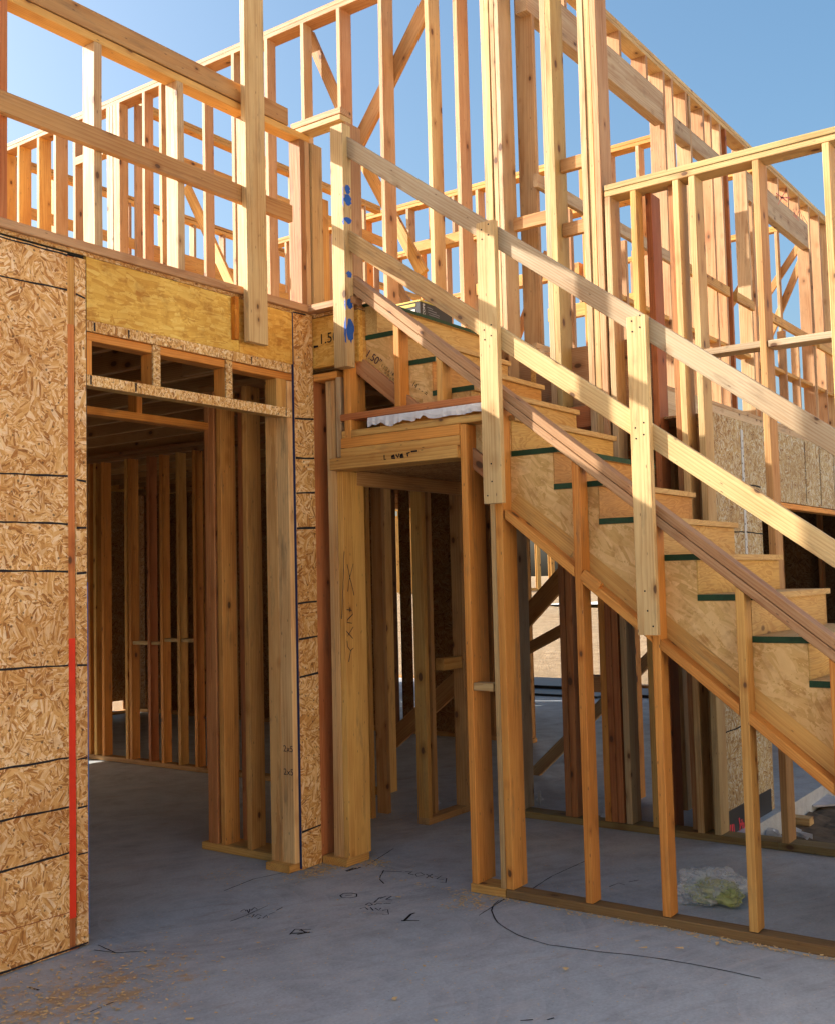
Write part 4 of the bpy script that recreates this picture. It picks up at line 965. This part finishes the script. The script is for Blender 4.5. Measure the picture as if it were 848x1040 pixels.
# marker scrawls on the slab, each part of the floor finish
random.seed(9)
def floor_pen(polys, zf, w, mat=INK, name='floor_marking'):
    return strokes(slab, name, [[on_z(*zf(*p)) for p in pl] for pl in polys], (0, 0, 0), X_, Y_, w, mat, .0015)
zA = lambda x, y: (220 + x * 340 / 848, 880 + y * 340 / 848)
floor_pen([[(186, 173), (200, 160), (240, 160)], [(190, 170), (238, 168), (210, 163)], [(205, 173), (236, 166)], [(215, 160), (225, 168)]], zA, .009)
floor_pen([[(468, 138), (512, 138)], [(474, 138), (492, 122), (502, 118)], [(478, 136), (496, 120)]], zA, .011)
floor_pen([[(35, 140), (75, 125)], [(75, 125), (130, 100)]], zA, .006, FAINT)
floor_pen([[(62, 115), (72, 108), (76, 114)], [(78, 110), (82, 120), (86, 108)], [(88, 112), (98, 104), (104, 110)], [(82, 126), (90, 130), (96, 122)], [(98, 128), (106, 122), (114, 126)], [(104, 134), (112, 130)], [(118, 132), (128, 124), (130, 130)], [(134, 122), (150, 116)], [(152, 112), (160, 108), (168, 104)]], zA, .006, FAINT)
floor_pen([[(314, 74), (322, 69), (340, 68), (356, 70), (356, 77), (338, 80), (318, 79), (314, 74)], [(326, 74), (344, 73)]], zA, .007, FAINT)
floor_pen([[(400, 92), (412, 80), (420, 78)], [(414, 82), (430, 76), (444, 76), (430, 84), (446, 86)], [(378, 98), (388, 92), (396, 98), (384, 101)], [(400, 98), (408, 94), (420, 96)], [(424, 95), (442, 94)], [(364, 108), (376, 104), (384, 110)], [(390, 104), (398, 112)], [(402, 106), (412, 112), (416, 106)], [(420, 112), (434, 110), (436, 122), (420, 122)]], zA, .006, FAINT)
floor_pen([[(478, 14), (496, 14), (486, 19), (500, 22)], [(504, 20), (516, 16), (526, 22), (508, 26), (504, 20)], [(530, 20), (546, 30)], [(546, 20), (530, 30)], [(552, 26), (570, 24), (556, 32), (574, 34)], [(566, 30), (582, 30), (580, 42), (566, 40)]], zA, .007, FAINT)
floor_pen([[(425, 10), (416, 24), (414, 34), (424, 44)], [(420, 12), (470, 14)]], zA, .006, FAINT)
floor_pen([[(328, 12), (348, 4), (360, 6)], [(330, 13), (366, 2)]], zA, .012)
zB = lambda x, y: (x, y)
floor_pen([[(513, 914), (506, 915), (501, 919), (499, 925), (501, 931), (505, 937), (513, 943), (526, 950), (540, 955), (558, 960), (580, 963), (610, 967), (640, 970), (670, 974), (700, 979), (736, 986), (772, 994)]], zB, .007, FAINT)
floor_pen([[(228, 905), (258, 893), (300, 884), (320, 882)], [(96, 965), (120, 968), (150, 966)], [(100, 960), (118, 968)], [(486, 930), (512, 913)], [(372, 880), (400, 862)], [(355, 884), (362, 882)]], zB, .006, FAINT)
floor_pen([[(528, 1037), (541, 1036)], [(555, 1036), (562, 1034)]], zB, .008)
floor_pen([[(540, 903), (560, 890), (600, 872)], [(618, 901), (628, 897), (634, 899)], [(638, 896), (648, 894)]], zB, .006, FAINT)
floor_pen([[(30, 1003), (40, 1006)]], zB, .009, FAINT); floor_pen([[(92, 1028), (104, 1023)], [(106, 1022), (116, 1018)]], zB, .005, FAINT)

# sawdust and shavings: one stuff object of small chips on the slab
random.seed(21); vs = []; fs = []
def chip(x, y, s):
    a = random.uniform(0, 6.28); r = random.uniform(.5, 1.3) * s; q = random.uniform(.25, .6) * s; b0 = len(vs); z = .002 + random.uniform(0, .35 * s)
    ux, uy = math.cos(a), math.sin(a)
    for (p, t) in ((-1, -1), (1, -1), (1, 1), (-1, 1)): vs.append((x + ux * r * p - uy * q * t, y + uy * r * p + ux * q * t, z + random.uniform(0, .5) * s))
    fs.append((b0, b0 + 1, b0 + 2, b0 + 3))
for _ in range(1500):
    chip(random.gauss(2.55, .36), random.gauss(3.62, .24), random.choice((.004, .006, .009)))
for (cx, cy, sx, sy, n, s) in ((4.56, 4.0, .14, .05, 420, .007), (4.80, 3.84, .07, .05, 200, .007), (4.54, 2.98, .10, .07, 220, .007), (4.60, 1.6, .02, 1.0, 620, .007), (5.9, 4.3, .3, .3, 200, .005), (5.2, 2.6, .5, .8, 260, .004), (3.7, 3.2, 1.0, .9, 700, .0045), (3.2, 2.2, 1.0, 1.0, 500, .004), (4.2, 4.35, .08, .1, 70, .006)):
    for _ in range(n): chip(random.gauss(cx, sx), random.gauss(cy, sy), s)
for _ in range(38): chip(random.uniform(2.4, 4.6), random.uniform(.6, 3.6), random.choice((.008, .012, .018)))
vs2 = []; 
o = link('wood_shavings', vs, fs, SAWD); o['kind'] = 'stuff'; o['label'] = 'pale sawdust and small wood chips scattered over the slab'; o['category'] = 'sawdust'

# ================================================================== LIGHT, SKY, CAMERA
SUN = V((-.5, 1., .62)).normalized()
w = bpy.data.worlds.new('World'); SC.world = w; w.use_nodes = True
nt = w.node_tree; bg = nt.nodes['Background']; sky = nt.nodes.new('ShaderNodeTexSky'); sky.sky_type = 'NISHITA'
sky.sun_disc = False; sky.sun_elevation = math.asin(SUN.z); sky.sun_rotation = math.atan2(SUN.x, SUN.y)
sky.air_density = 1.0; sky.dust_density = 5.; sky.ozone_density = 2.; sky.air_density = 1.05
hs = nt.nodes.new('ShaderNodeHueSaturation'); hs.inputs['Saturation'].default_value = 1.2; hs.inputs['Hue'].default_value = .489; nt.links.new(sky.outputs[0], hs.inputs['Color']); nt.links.new(hs.outputs[0], bg.inputs[0]); bg.inputs[1].default_value = .10
sl = bpy.data.lights.new('sun', 'SUN'); sl.energy = 4.1; sl.angle = math.radians(.5); sl.color = (1., .93, .84)
so = bpy.data.objects.new('sun', sl); COL.objects.link(so); so.rotation_euler = SUN.to_track_quat('Z', 'Y').to_euler()
cam = bpy.data.cameras.new('camera'); co = bpy.data.objects.new('camera', cam); COL.objects.link(co)
cam.sensor_fit = 'VERTICAL'; cam.sensor_height = 24.; cam.sensor_width = 24. * 848 / 1040; cam.lens = 24. * F / 1040.
cam.clip_start = .05; cam.clip_end = 4000
r = V(ROT[:, 0]); u = -V(ROT[:, 1]); bk = -V(ROT[:, 2])
co.matrix_world = Matrix.Translation((0, 0, EYE)) @ Matrix((r, u, bk)).transposed().to_4x4()
SC.camera = co
vs_ = SC.view_settings; vs_.view_transform = 'Standard'; vs_.look = 'None'; vs_.exposure = 1.42; vs_.gamma = 1.
